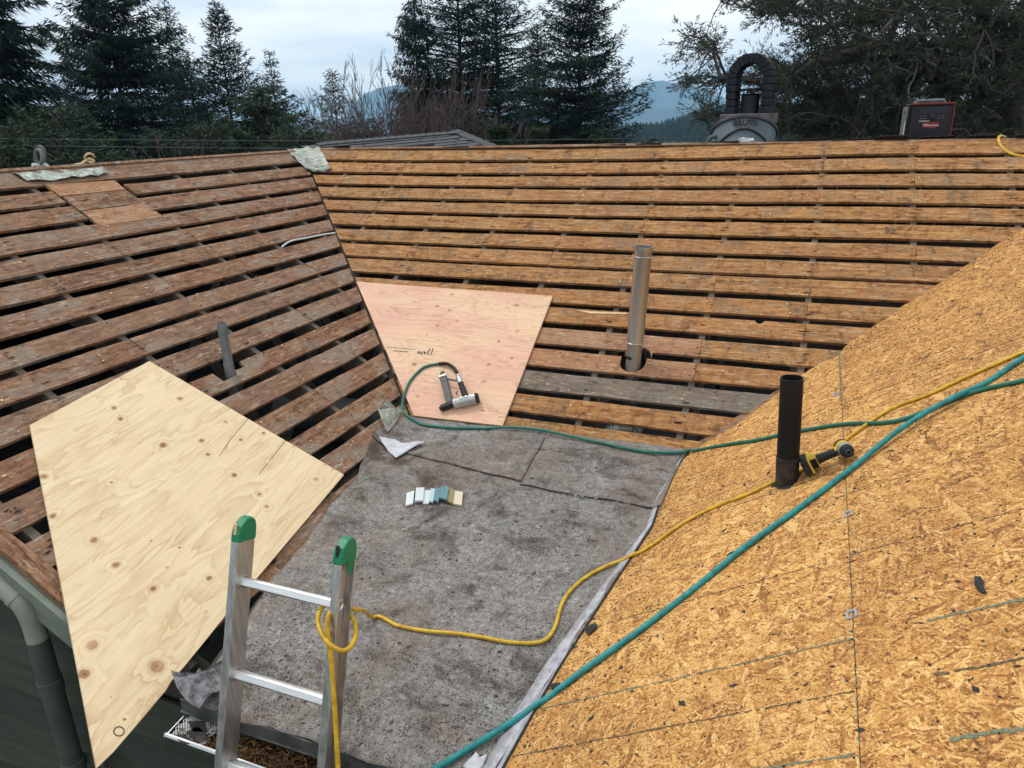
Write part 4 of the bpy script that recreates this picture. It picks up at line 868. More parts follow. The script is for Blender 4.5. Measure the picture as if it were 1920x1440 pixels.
# ------------------------------------------------------------------ stapler
def segbox(mb, p, q, w_, h_, nrm, taper=1.0):
    p, q = np.array(p), np.array(q); d = q-p; L_ = np.linalg.norm(d); d = d/L_; n = unit(nrm-d*(nrm@d)); s = np.cross(n, d); mb.box((p+q)/2, (w_, h_, L_), np.array([s, n, d]), taper=taper)
def om(x, y, h): return on(x, y, PM, .0175+h)
stp = thing('stapler', 'pneumatic stapler with silver body and dark magazine lying on the pink plywood', 'stapler', om(850, 745, 0))
b0, b1 = om(851, 757, .034), om(893, 747, .036); ax_ = unit(b1-b0)
mb = MB(); mb.lathe([(.020, -.004), (.031, 0), (.033, .006), (.033, .10), (.036, .104), (.036, np.linalg.norm(b1-b0)-.004), (.028, np.linalg.norm(b1-b0))], b0, ax_, 20, close=True); bodyo = build('body', mb, M_CAST, stp, smooth=True)
for k in range(3):
    mb = MB(); mb.box(b0+ax_*(.055+.03*k)+PM.n*.031+UPM*.004, (.018, .02, .014), np.array([ax_, UPM, PM.n])); build('boss', mb, M_CAST, bodyo, bevel=.004)
mb = MB(); mb.lathe([(.035, 0), (.036, .004), (.030, .016), (.012, .018)], b1, ax_, 20, close=True); build('end_cap', mb, M_BLACK, stp, smooth=True)
m0, m1 = om(844, 758, .030), om(831, 708, .032)
mb = MB(); segbox(mb, m0, m1, .044, .030, PM.n); mag = build('magazine', mb, M_TOOLGREY, stp, bevel=.004)
m2 = om(829.5, 697, .030)
mb = MB(); segbox(mb, m1, m2, .042, .028, PM.n, taper=.55); build('magazine_tip', mb, M_TOOLGREY, mag, bevel=.003)
mb = MB(); segbox(mb, m1+(m1-m0)*-.02, m1+(m1-m0)*.05, .054, .040, PM.n); build('magazine_band', mb, M_CAST, mag, bevel=.004)
for f in (.3, .55, .8):
    mb = MB(); c = m0+(m1-m0)*f+PM.n*.0158; mb.lathe([(.004, -.001), (.004, .0008)], c, PM.n, 8, close=True); build('rivet', mb, M_BLACK, mag)
mb = MB(); segbox(mb, om(827, 766, .024), om(852, 756, .032), .030, .040, PM.n); segbox(mb, om(824, 767, .02), om(830, 764, .022), .020, .022, PM.n); build('nose', mb, M_BLACK, stp, bevel=.004)
h0, h1 = om(873, 744, .046), om(864, 719, .050)
mb = MB(); mb.tube([h0, (h0*.5+h1*.5)+PM.n*.003, h1], [.021, .019, .0185], 14); build('handle', mb, M_BLACK, stp, smooth=True)
h2 = om(860.5, 709, .050); mb = MB(); mb.tube([h1, h2], .0205, 14); mb.tube([h2, om(858, 702, .049)], .0085, 10); build('air_inlet', mb, M_CAST, stp, smooth=True)
mb = MB(); segbox(mb, om(857, 714, .045), om(836, 710, .040), .014, .008, PM.n); build('support_arm', mb, M_TOOLGREY, stp, bevel=.002)
mb = MB(); mb.tube(catmull([om(858, 741, .05), om(855, 737, .05), om(858, 734, .05)], 4), .004, 6); build('trigger', mb, M_BLACK, stp, smooth=True)

# ------------------------------------------------------------------ staple sticks
def q12(*p): return [(740+x/12, 890+y/12) for x, y in p]
SW, ST, SD, SO, SC_ = ((.60, .68, .68), (.76, .80, .80)), ((.42, .58, .60), (.55, .69, .70)), ((.10, .24, .27), (.17, .33, .36)), ((.27, .22, .10), (.36, .30, .15)), ((.68, .60, .40), (.78, .71, .52))
def staple_mat(i, c):
    t = NT('staple_wire_%s' % 'abcde'[i], .38, .45, .5); wv = t.n('TexWave', 'Fac', {'Vector': t.obj(), 'Scale': 95.0, 'Distortion': .4}, bands_direction='X')
    t.col(t.mix(wv, c[0], c[1])).bump(wv, .5, .001); return t.mat
SM_ = [staple_mat(i, c) for i, c in enumerate((SW, ST, SD, SO, SC_))]
sticks = [(((265, 410), (440, 350), (415, 640), (245, 690)), 0, .012, 'white staple stick at the outer end of the row, farthest from the cream one'), (((485, 290), (665, 285), (640, 575), (450, 580)), 0, .022, 'pale staple stick raised on top, second from the white end'),
          (((655, 350), (815, 345), (765, 645), (630, 645)), 0, .009, 'flat white staple stick between the raised pale one and the teal ones'), (((815, 303), (915, 312), (865, 605), (775, 588)), 1, .016, 'light teal staple stick beside the flat white one'),
          (((925, 290), (1030, 302), (985, 600), (878, 562)), 2, .019, 'teal staple stick third from the olive one, lowest of the darker teal'), (((1040, 252), (1125, 272), (1080, 530), (998, 508)), 2, .025, 'narrow teal staple stick second from the olive one'),
          (((1135, 243), (1228, 285), (1170, 560), (1068, 520)), 2, .028, 'teal staple stick touching the olive one, standing highest'), (((1218, 288), (1348, 345), (1308, 642), (1178, 585)), 3, .018, 'olive brown staple stick beside the cream one'),
          (((1350, 355), (1535, 385), (1510, 680), (1310, 645)), 4, .013, 'cream staple stick at the end of the row next to the olive one')]
for Q, mi, h, lab in sticks:
    P = [on(*p, PO, h) for p in q12(*Q)]; zz = [float(mem_z(p[0], p[1]))+.002+h*.0 for p in P]
    P = [np.array([p[0], p[1], max(p[2], z+.010)]) for p, z in zip(P, zz)]
    ex = unit(P[1]-P[0]); n = unit(np.cross(P[1]-P[0], P[2]-P[1])); n = n if n[2] > 0 else -n; ey = np.cross(n, ex)
    mb = MB(); mb.prism(P, AZ, max(.006, min(h, .012)-.001)); tag(build('staple_stick', mb, SM_[mi], None, frame(P[0], ex, ey, n), bevel=.0006), lab, 'staples', 'staple sticks on the grey membrane')

# ------------------------------------------------------------------ impact driver
def orr(x, y, h): return on(x, y, PR, h)
drv = thing('impact_driver', 'yellow and black cordless impact driver lying behind the black vent pipe', 'impact driver', orr(1560, 860, 0))
hA, hB = orr(1531, 862, .045), orr(1577, 843, .047); hd = unit(hB-hA)
mb = MB(); mb.tube([hA, hA+hd*.03, hA+hd*.08, hB], [.0215, .0185, .0175, .0195], 14); build('grip', mb, M_BLACK, drv, smooth=True)
n_ = PR.n; sd_ = unit(np.cross(hd, n_))
Rb = np.array([sd_, n_, hd])
mb = MB(); mb.box(hA+hd*-.014, (.066, .052, .034), Rb); build('battery_foot', mb, M_DYEL, drv, bevel=.006, segs=3)
mb = MB(); mb.box(hA+hd*-.046+sd_*.004, (.096, .064, .030), Rb); bt = build('battery', mb, M_BLACK, drv, bevel=.007, segs=3)
mb = MB(); mb.box(hA+hd*-.028+sd_*.003, (.090, .066, .008), Rb); build('battery_trim', mb, M_DYEL, bt, bevel=.002)
mb = MB(); mb.box(hA+hd*-.022+sd_*.034, (.006, .042, .046), Rb); build('battery_label', mb, M_ABS, bt, bevel=.002)
c0 = hB+hd*.012; fx = unit(sd_*1.0+hd*.15+n_*.10)
if fx[1] > 0: fx = -fx
mb = MB(); mb.lathe([(.018, -.062), (.029, -.056), (.031, -.02), (.031, .012), (.030, .022)], c0, fx, 22, close=True); build('motor_housing', mb, M_DYEL, drv, smooth=True)
mb = MB(); mb.lathe([(.0315, -.04), (.0325, -.036), (.0325, -.020), (.0315, -.016)], c0, fx, 22); build('housing_band', mb, M_BLACK, drv, smooth=True)
mb = MB(); mb.lathe([(.031, .020), (.0305, .030), (.027, .046)], c0, fx, 22); build('gear_case', mb, M_CAST, drv, smooth=True)
mb = MB(); mb.lathe([(.0275, .044), (.026, .055), (.018, .062), (.012, .063)], c0, fx, 22, close=True); build('nose_ring', mb, M_BLACK, drv, smooth=True)
mb = MB(); mb.lathe([(.0115, .060), (.0115, .082), (.0065, .083), (.006, .074)], c0, fx, 16); build('chuck', mb, M_TOOLGREY, drv, smooth=True)
mb = MB(); mb.tube([hB-hd*.022, hB+hd*.004], [.0205, .024], 14); build('grip_collar', mb, M_DYEL, drv, smooth=True)
mb = MB(); mb.box(hB+hd*-.014+fx*.020, (.018, .020, .026), Rb); build('trigger', mb, M_BLACK, drv, bevel=.004)

# ------------------------------------------------------------------ scraps
def scrap(name, pts, m_, lab, cat, nrm, th=.002, fan=None, crump=.007, fq=9, cuts=5):
    mb = MB(); A = [np.array(p, float) for p in pts]; c = np.mean(A, 0) + np.array(nrm)*(fan or 0); n = len(A)
    mb.add(A+[c], [(i, (i+1) % n, n) for i in range(n)]); V0 = len(mb.v); bmx = bmesh.new(); vs_ = [bmx.verts.new(q) for q in mb.v]
    for f in mb.f: bmx.faces.new([vs_[q] for q in f])
    bmesh.ops.subdivide_edges(bmx, edges=bmx.edges[:], cuts=cuts, use_grid_fill=True); sz = max(np.ptp(A, axis=0)); rg = np.random.default_rng(V0+len(lab or '')); kk = rg.normal(0, 1, (5, 3))*fq/sz; pp_ = rg.uniform(0, 6, 5)
    for q in bmx.verts:
        for a_2, b_2 in zip(kk, pp_): q.co += Vector(np.array(nrm)*(sz*crump*math.sin(float(a_2@np.array(q.co))+b_2)))
    mb = MB(); bmx.verts.index_update(); mb.add([tuple(q.co) for q in bmx.verts], [tuple(q.index for q in f.verts) for f in bmx.faces]); bmx.free()
    o = build(name, mb, m_, smooth=cuts > 2, ang=25); sm = o.modifiers.new('solid', 'SOLIDIFY'); sm.thickness = th; sm.offset = 1
    if lab: tag(o, lab, cat)
    return o
M_FELTW = simple('pale_felt', (.42, .43, .46), (.60, .61, .64), 26, .9, bump=.5); M_FELTD = simple('dark_torn_felt', (.05, .05, .055), (.27, .27, .28), 34, .9, bump=.9, det=7)
def mm(x, y, h): p = on(x, y, PO); return np.array([p[0], p[1], float(mem_z(p[0], p[1]))+h])
def mmh(x, y, h): p = on(x, y, PO, h); p[2] = max(p[2], float(mem_z(p[0], p[1]))+.012); return p
scrap('felt_scrap', [mmh(711, 824, .028), mmh(722, 822, .026), mmh(738, 823, .02), mmh(752, 829, .012), mmh(775, 829, .012), mmh(799, 827, .02), mmh(768, 844, .012), mmh(742, 858, .012), mmh(728, 846, .016)], M_FELTW, 'pale triangular felt scrap lying on the grey membrane near the valley', 'felt scrap', AZ, .0015, .006)
scrap('metal_scrap', [on(708, 767, PL, .05), on(732, 765, PL, .05), on(756, 770, PL, .03), on(748, 785, PO, .03), on(737, 800, PO, .025), on(726, 812, PL, .02), on(718, 792, PL, .045)], M_FLASH, 'crumpled pale metal flashing scrap where the valley meets the grey membrane', 'metal scrap', AZ, .0015, -.012)
fs = [((322, 1263), .05), ((333, 1266), .07), ((346, 1278), .03), ((362, 1262), .05), ((374, 1254), .07), ((386, 1262), .05), ((400, 1246), .06), ((424, 1236), .02), ((432, 1262), .01), ((424, 1290), .01), ((398, 1302), .04), ((375, 1330), .02), ((362, 1322), .035), ((346, 1304), .05), ((333, 1290), .06)]
tf = scrap('felt_scrap', [on(*p, PO, h+.01) for p, h in fs], M_FELTD, 'torn crumpled corner of grey felt with a white nail cap beside the ladder', 'felt scrap', AZ, .003, .030, .016, 14, 1)
c = on(366, 1281, PO, .052); nn = unit(-c*.6+np.array([0, 0, .9]))
mb = MB(); mb.lathe([(.004, .001), (.006, .003), (.010, .001), (.0125, .003), (.017, .001), (.018, -.001)], c, nn, 20); build('nail_cap', mb, M_WHITEP, tf, smooth=True)
scrap('felt_scrap', [mm(868, 1440, .012), mm(893, 1416, .016), mm(900, 1425, .012), mm(914, 1421, .018), mm(906, 1441, .010), mm(885, 1455, .008)], M_FELTW, 'small white torn scrap where the teal hose leaves the membrane', 'felt scrap', AZ, .0015, .012)
fj = [on(538, 279, PL, .012), on(560, 281, PL, .012), at_y(572, 276, YR-.02), at_y(600, 279, YR-.03), on(604, 287, PM, .012), on(613, 302, PM, .012), on(620, 319, PM, .012), on(600, 322, PM, .010), on(585, 321, PM, .010), on(574, 318, PL, .012), on(560, 303, PL, .016), on(550, 292, PL, .02)]
scrap('metal_flashing', fj, M_FLASH, 'crumpled grey metal flashing over the meeting point of the two ridges', 'flashing', AZ, .002, -.010, .008, 16)
fl = [on(25, 325, PL, .012), on(40, 333, PL, .014), on(50, 338.5, PL, .014), on(75, 337, PL, .02), on(105, 338, PL, .014), on(128, 333, PL, .022), on(150, 332, PL, .016), on(180, 328, PL, .02), on(204, 324, PL, .02), on(196, 316, PL, .02), at_x(190, 311, XL), at_x(150, 311.5, XL), at_x(100, 315, XL), at_x(55, 318.5, XL), at_x(25, 322, XL)]
scrap('metal_flashing', fl, M_PATINA, 'long lichen stained metal sheet bent over the brown ridge', 'flashing', AZ, .002, -.004, .004, 22)
mb = MB(); cp = catmull([on(1142, 806, PM, -.10), on(1160, 801, PM, -.07), on(1185, 800, PM, -.07), on(1200, 808, PM, -.10)], 9); mb.tube(cp, [.042+.006*(i % 2) for i in range(len(cp))], 12); tag(build('flexible_duct', mb, M_FLASH, smooth=False), 'short crinkled silver duct seen in the lowest gap of the orange boards', 'duct')
scrap('shingle_scrap', [on(1829, 1081, PR, .004), on(1838, 1082, PR, .012), on(1845, 1092, PR, .006), on(1843, 1101, PR, .004), on(1849, 1113, PR, .004), on(1838, 1110, PR, .006), on(1828, 1098, PR, .004)], M_SHINGLE, 'curled black shingle scrap lying alone high on the strand board', 'shingle scrap', PR.n, .003, .004)
for P_, lab in ((((1095, 1180), (1118, 1168), (1120, 1176), (1103, 1191)), 'dark shingle sliver on the strand board edge below the yellow hose'), (((1030, 1283), (1050, 1281), (1052, 1288), (1034, 1292)), 'dark shingle sliver caught at the membrane edge beside the teal hose')):
    scrap('shingle_scrap', [on(*p, PR, .006) for p in P_], M_SHINGLE, lab, 'shingle scrap', PR.n, .003, .002)
def chips(name, P, nrm, size, m_, flat=.35):
    N = len(P); nrm = np.broadcast_to(nrm, P.shape); a = np.cross(nrm, RNG.normal(size=P.shape)); a /= np.linalg.norm(a, axis=1)[:, None]; b = np.cross(nrm, a)
    s = size[:, None]; l = s*RNG.uniform(.7, 2.0, (N, 1)); wd = s*RNG.uniform(.4, .8, (N, 1)); h = s*flat*RNG.uniform(.5, 1.2, (N, 1))
    V = np.stack([P-a*l, P-b*wd, P+a*l*RNG.uniform(.5, 1, (N, 1)), P+b*wd, P+nrm*h], 1)
    i = np.arange(N)[:, None]*5; Fq = np.concatenate([i+np.array([[0, 1, 4]]), i+np.array([[1, 2, 4]]), i+np.array([[2, 3, 4]]), i+np.array([[3, 0, 4]])], 0)
    o = raw(name, V.reshape(-1, 3), Fq, m_); o['kind'] = 'stuff'; return o
N = 2600; A = RNG.uniform(-5.6, -1.0, N); lo = tlow(A); t = lo+(RNG.uniform(0, 1, N)**1.5)*(2.0-lo); P = SR.O + SR.es*A[:, None] + SR.et*t[:, None] + SR.n*.0012
chips('shingle_crumbs', P, SR.n, RNG.uniform(.0022, .0075, N)*np.where(RNG.random(N) < .06, 1.9, 1), M_SHINGLE, .3)
def onslope(sl, N, amin, amax, tmin, ok):
    a = RNG.uniform(amin, amax, N); row = RNG.integers(2, 16, N); S0 = S_ROW if sl is SM else S_L; t = -(row*S0-.01)+RNG.uniform(.01, .13, N); k = np.array([bool(ok(x, y)) for x, y in zip(a, t)]); a, t = a[k], t[k]
    sg = np.array([sag(x, y) for x, y in zip(a, t)]) if sl is SM else 0*a
    return sl.O + sl.es*a[:, None] + sl.et*t[:, None] + sl.n*(.004+sg)[:, None]
P = onslope(SM, 330, -4.8, 1.9, -3.2, lambda x, y: xval(y)+.1 < x < xval2(y)-.05 and not (x < -1.62 and y < -1.9)); chips('wood_splinters', P, SM.n, RNG.uniform(.003, .010, len(P)), M_SPLINT, .2)
P = onslope(SL, 300, 1.7, 6.0, -3.2, lambda x, y: x < yval(y)-.08); chips('wood_splinters', P, SL.n, RNG.uniform(.003, .010, len(P)), M_SPLINT, .2)
P = onslope(SL, 260, 1.7, 6.0, -3.2, lambda x, y: x < yval(y)-.08); chips('shingle_crumbs', P, SL.n, RNG.uniform(.003, .008, len(P)), M_SHINGLE, .3)
P = onslope(SM, 300, -4.8, 1.9, -3.2, lambda x, y: xval(y)+.1 < x < xval2(y)-.05 and not (x < -1.62 and y < -1.9)); chips('shingle_crumbs', P, SM.n, RNG.uniform(.003, .008, len(P)), M_SHINGLE, .3)
N = 22000; cen = np.array([(-1.2, 2.75, .22), (-.95, 2.95, .10), (-1.9, 2.9, .25), (-1.0, 3.4, .25), (-1.6, 3.3, .3), (-.78, 2.2, .14), (-.82, 1.95, .13), (-1.3, 2.5, .4), (-1.75, 2.1, .2), (-1.1, 1.62, .18), (-1.5, 1.6, .2), (-1.75, 1.65, .14), (-1.65, 1.9, .25), (-.9, 1.75, .16)])
ci = RNG.integers(0, len(cen), N); x = cen[ci, 0]+RNG.normal(0, 1, N)*cen[ci, 2]; y = cen[ci, 1]+RNG.normal(0, 1, N)*cen[ci, 2]
uni = RNG.random(N) < .35; x = np.where(uni, RNG.uniform(-2.4, -.55, N), x); y = np.where(uni, RNG.uniform(1.54, 3.8, N), y)
k = (x > np.interp(y, lx[:, 0], lx[:, 1])+.03) & (x < np.interp(y, rx[:, 0], rx[:, 1])-.06) & (y > 1.54) & (y < 3.8); x, y = x[k], y[k]
chips('roof_grit', np.stack([x, y, mem_z(x, y)+.001+np.where(y > 2.95, .008, 0)], 1), AZ, RNG.lognormal(-6.35, .42, len(x)), M_SHINGLE, .6)
k = RNG.random(len(x)) < .012; chips('bark_crumbs', np.stack([x[k], y[k], mem_z(x[k], y[k])+.002+np.where(y[k] > 2.95, .008, 0)], 1), AZ, RNG.uniform(.004, .011, k.sum()), M_BARK, .4)

# ------------------------------------------------------------------ beyond the ridge: chimney, bin, radio, neighbour roof
def turn(a): c, s = math.cos(a), math.sin(a); return np.array([c, s, 0.]), np.array([-s, c, 0.])
cb = at_d(1405, 213, 9.3); ex, ey = turn(math.radians(-7)); chim = thing('chimney', 'dark brick chimney topped by a tall open brick arch', 'chimney', (cb[0], cb[1], -1.9))
def cw(x, y, z): return cb + ex*x + ey*y + AZ*z
mb = MB(); mb.box(cw(0, 0, -.92), (.52, .40, 1.6), np.array([ex, ey, AZ])); build('stack', mb, M_STONE, chim)
mb = MB(); mb.box(cw(0, 0, -.055), (.56, .42, .11), np.array([ex, ey, AZ])); build('stone_slab', mb, M_PINKSTONE, chim, bevel=.012)
W_, RI, RO, HL, DP = .0, .142, .246, .375, .28
def arch_brick(p, q, nm='brick'):
    mb = MB(); mb.prism([cw(x, -DP/2+random.uniform(-.006, .006), z) for x, z in p], -ey, DP); return build(nm, mb, M_STONE, chim, bevel=.006, segs=1)
nl = 5; g = .004
for sgn in (-1, 1):
    for i in range(nl):
        z0, z1 = i*HL/nl+g, (i+1)*HL/nl-g; j = random.uniform(-.006, .006)
        arch_brick([(sgn*RI, z0), (sgn*(RO+j), z0), (sgn*(RO+j), z1), (sgn*RI, z1)], 0)
nb = 11
for i in range(nb):
    a0, a1 = math.pi*i/nb+.012, math.pi*(i+1)/nb-.012; j = random.uniform(-.006, .006)
    arch_brick([(RI*math.cos(a0), HL+RI*math.sin(a0)), ((RO+j)*math.cos(a0), HL+(RO+j)*math.sin(a0)), ((RO+j)*math.cos(a1), HL+(RO+j)*math.sin(a1)), (RI*math.cos(a1), HL+RI*math.sin(a1))], 0)
outl = [(RO-.012, 0), (RO-.012, HL)]+[((RO-.012)*math.cos(a), HL+(RO-.012)*math.sin(a)) for a in np.linspace(0, math.pi, 20)]+[(-RO+.012, 0), (-RI-.01, 0), (-RI-.01, HL)]+[((RI+.01)*math.cos(a), HL+(RI+.01)*math.sin(a)) for a in np.linspace(math.pi, 0, 20)]+[(RI+.01, 0)]
mb = MB(); mb.prism([cw(x, -DP/2+.012, z) for x, z in outl], -ey, DP-.024); build('mortar', mb, M_MORTAR, chim)
mb = MB(); mb.lathe([(.10, 0), (.10, .19), (.115, .20), (.10, .21)], cw(0, 0, 0), AZ, 20); build('flue_pot', mb, M_BLACK, chim, smooth=True)
mb = MB(); mb.lathe([(.02, .268), (.135, .262), (.14, .25), (.13, .243), (.02, .243)], cw(0, 0, 0), AZ, 20)
for a in range(4): mb.box(cw(.085*math.cos(a*1.57+.7), .085*math.sin(a*1.57+.7), .23), (.012, .012, .05))
build('flue_cap', mb, M_BLACK, chim, smooth=True)
# grey bin leaning on the back slope
tl = math.radians(31); ea_ = np.array([0, math.sin(tl), math.cos(tl)]); fr = at_d(1397, 213.5, 7.02); rd = unit((fr[0], fr[1], 0)); ex = np.array([rd[1], -rd[0], 0]); a_ = rd*math.sin(tl)+AZ*math.cos(tl); f_ = -rd*math.cos(tl)+AZ*math.sin(tl)
RC = .288; Cc = fr - f_*RC
can = thing('rubbish_bin', 'big round grey plastic bin standing tilted on the far side of the ridge', 'rubbish bin', Cc-a_*.72)
def cr_(h): return RC-.012-.075*h
def cs(ph, h, o=0.0): return Cc - a_*h + (f_*math.cos(ph)+ex*math.sin(ph))*(cr_(h)+o)
mb = MB(); mb.lathe([(cr_(.70)-.02, -.70), (cr_(.70), -.69), (cr_(.02), -.02), (cr_(0)-.01, -.0), (cr_(.6)-.02, -.6)], Cc, a_, 40); build('body', mb, M_CAN, can, smooth=True)
mb = MB(); mb.lathe([(RC-.018, -.034), (RC, -.03), (RC+.004, -.008), (RC-.006, .004), (RC-.024, 0)], Cc, a_, 40); build('rim', mb, simple('bin_rim', (.035, .035, .045), (.07, .065, .075), 8, .6), can, smooth=True)
mb = MB(); ar = [(-1.02, .44), (-.98, .27), (-.82, .205), (-.5, .165), (-.2, .135), (0, .13), (.2, .135), (.5, .165), (.82, .205), (.98, .27), (1.02, .44)]
mb.tube(catmull([cs(p, h, .004) for p, h in ar], 5), .0095, 8); build('moulding', mb, M_BLACK, can, smooth=True)
hl = cs(-1.05, .22, .0)
mb = MB(); mb.tube(catmull([cs(-1.42, .12, .0), cs(-1.38, .14, .05), cs(-1.3, .17, .065), cs(-1.15, .17, .06), cs(-1.05, .14, .05), cs(-1.02, .12, .0)], 5), .018, 8); mb.box(cs(-1.2, .24, .03), (.10, .07, .14), np.array([ex, rd, a_])); build('handle', mb, M_CAN, can, smooth=True)
text('lettering', 'BRUTE', .070, M_BLACK, frame(cs(.02, .073, .003), ex, a_, f_), can, .003, 0, .002)
mb = MB()
for u0, v0, u1, v1 in ((-.035, .125, .035, .125), (-.035, .108, -.035, .125), (.035, .108, .035, .125)): mb.tube([cs(u0/.3+.02, v0, .002), cs(u1/.3+.02, v1, .002)], .004, 6)
build('lettering', mb, M_BLACK, can)
wp = [at_y(1383, 266, YR+.06), at_y(1385, 260, YR+.05), at_y(1394, 258, YR+.06), at_y(1402, 260, YR+.05), at_y(1413, 258.5, YR+.06), at_y(1414, 264, YR+.05), at_y(1400, 267, YR+.05)]
scrap('paper_scrap', wp, M_WHITE, 'small crumpled white scrap at the foot of the grey bin', 'paper scrap', AZ, .002, .01)
# site radio
rc = at_y(1737, 264, YR+.20); ex, ey = turn(math.radians(5)); rad = thing('site_radio', 'black and red job site radio standing on the far ridge', 'radio', rc)
Rr = np.array([ex*.86, ey*.9, AZ*.93]); S_ = 6.95/1391
def rw(x, y, z): return rc + ex*x*.86 + ey*y*.9 + AZ*z*.93
mb = MB(); mb.box(rw(0, .10, .145), (.385, .23, .30), Rr, taper=.93); rb = build('case', mb, M_ABS, rad, bevel=.012, segs=3)
mb = MB(); mb.box(rw(.004, -.022, .14), (.335, .016, .26), Rr, taper=.97); build('front_panel', mb, simple('radio_face', (.008, .010, .016), (.014, .016, .024), 6, .4), rad, bevel=.003)
mb = MB(); mb.box(rw(.004, -.030, .292), (.36, .018, .014), Rr); mb.box(rw(.178, -.022, .150), (.012, .018, .29), Rr); build('red_frame', mb, simple('radio_red', (.15, .022, .026), (.20, .035, .036), 14, .5), rad, bevel=.004)
mb = MB(); mb.box(rw(.02, -.032, .235), (.23, .004, .045), Rr); build('screen', mb, simple('radio_screen', (.012, .018, .028), (.018, .028, .04), 4, .15), rad)
mb = MB(); mb.lathe([(.022, 0), (.022, .014), (.016, .018), (.0, .018)], rw(.01, -.031, .19), -ey, 18); build('tuning_knob', mb, M_BLACK, rad, smooth=True)
for x in (-.075, -.045, .065, .095):
    for z in (.196, .178): mb = MB(); mb.box(rw(x, -.031, z), (.019, .004, .005), Rr); build('button', mb, M_LEADP, rad)
mb = MB(); mb.box(rw(-.05, -.031, .157), (.085, .003, .005), Rr); build('legend', mb, M_WHITEP, rad)
mb = MB(); mb.prism([rw(-.065, -.036, .146), rw(.075, -.036, .146), rw(.052, -.036, .100), rw(-.042, -.036, .100)], -ey, .010); bd = build('badge', mb, M_RED_P, rad)
text('lettering', 'Milwaukee', .026, M_WHITEP, frame(rw(.005, -.0368, .124), ex, AZ, -ey), bd, .0004, .35)
mb = MB(); mb.tube([rw(-.13, .03, .29), rw(-.12, .03, .316), rw(.10, .03, .316), rw(.11, .03, .29)], .013, 8); build('carry_handle', mb, M_LEADP, rad, smooth=True)
mb = MB(); mb.box(rw(-.186, .10, .14), (.02, .19, .26), Rr, taper=.95); sp_ = build('side_panel', mb, M_LEADP, rad, bevel=.004)
mb = MB(); mb.box(rw(-.197, .01, .08), (.006, .012, .16), Rr); build('side_strip', mb, M_WHITEP, rad)
mb = MB(); mb.lathe([(.014, 0), (.012, .008)], rw(-.194, .06, .235), -ex, 12, close=True); build('side_button', mb, M_RED_P, rad, smooth=True)
# neighbouring roof
nbh = thing('neighbour_house', 'neighbouring house whose grey shingled hip roof shows above the far ridge', 'house', (-5.0, 14.2, -5.6))
A_ = at_d(856, 249.5, 15.0); B_ = at_d(578, 273.5, 13.2); C_ = at_d(960, 292, 14.2)
d1 = unit(B_-A_); nn = unit(np.cross(C_-A_, B_-A_)); nn = nn if nn[2] > 0 else -nn; dn = np.cross(d1, nn); dn = dn if dn[2] < 0 else -dn
rfm = MB(); rfm.prism([A_, C_+(C_-A_)*2.0, C_+(C_-A_)*2+d1*5.0, B_+dn*2.2, B_], nn, .12); rf = build('roof', rfm, M_SHGREY, nbh)
Ln_ = np.linalg.norm(B_-A_); hip = unit(C_-A_); sl_h = (hip@d1)/(hip@dn)
for r_ in range(8):
    for i in range(-9, 22):
        s0 = i*.30+.15*(r_ % 2)+random.uniform(-.02, .02); s1 = s0+.29; t0, t1 = r_*.14, (r_+1)*.14+.03
        lim = max(sl_h*t0, sl_h*t1)
        if s1 < lim+.05 or s0 > Ln_ or s0 < lim: continue
        j = random.uniform(0, .006); mb = MB(); mb.prism([A_+d1*s0+dn*t0+nn*.008, A_+d1*s1+dn*t0+nn*.008, A_+d1*s1+dn*(t1)+nn*(.022+j), A_+d1*s0+dn*(t1)+nn*(.022+j)], nn, .008); build('shingle', mb, M_SHGREY, rf)
for i in range(int(np.linalg.norm(B_-A_)/.17)):
    p = A_+d1*(i*.17-.06); q = A_+d1*(i*.17+.14); mb = MB(); mb.prism([p-dn*.10+AZ*.01-nn*.05, q-dn*.10-nn*.05, q+nn*.035, q+dn*.10+nn*.035, p+dn*.10+nn*.045, p+nn*.05], nn, .02); build('ridge_tile', mb, M_SHGREY, rf)
for i in range(10):
    p = A_+hip*(i*.17-.05); q = A_+hip*(i*.17+.14); sd = np.cross(hip, nn); mb = MB(); mb.prism([p-sd*.11+nn*.05, q-sd*.11+nn*.035, q+sd*.11+nn*.02, p+sd*.11+nn*.035], nn, .02); build('ridge_tile', mb, M_SHGREY, rf)
mb = MB(); mb.box((A_+B_)/2+np.array([.4, 1.5, -3.9]), (4.5, 4.5, 3.4)); build('wall', mb, M_SIDING, nbh)
# overhead wires
for y0, y1, lab in ((256, 246, 'upper overhead wire crossing in front of the dark trees'), (268, 262, 'lower overhead wire crossing in front of the dark trees')):
    P0, P1 = at_d(-250, y0+1, 17.5), at_d(1210, y1, 17.5); P2 = P1+(P1-P0)*.6; pts = [P0*(1-f)+P2*f-AZ*.16*math.sin(math.pi*f) for f in np.linspace(0, 1, 30)]
    mb = MB(); mb.tube(pts, .0065, 5); tag(build('overhead_wire', mb, simple('wire_sheath', (.07, .09, .10), (.10, .12, .13), 3, .6), smooth=True), lab, 'overhead wire', 'overhead wires')
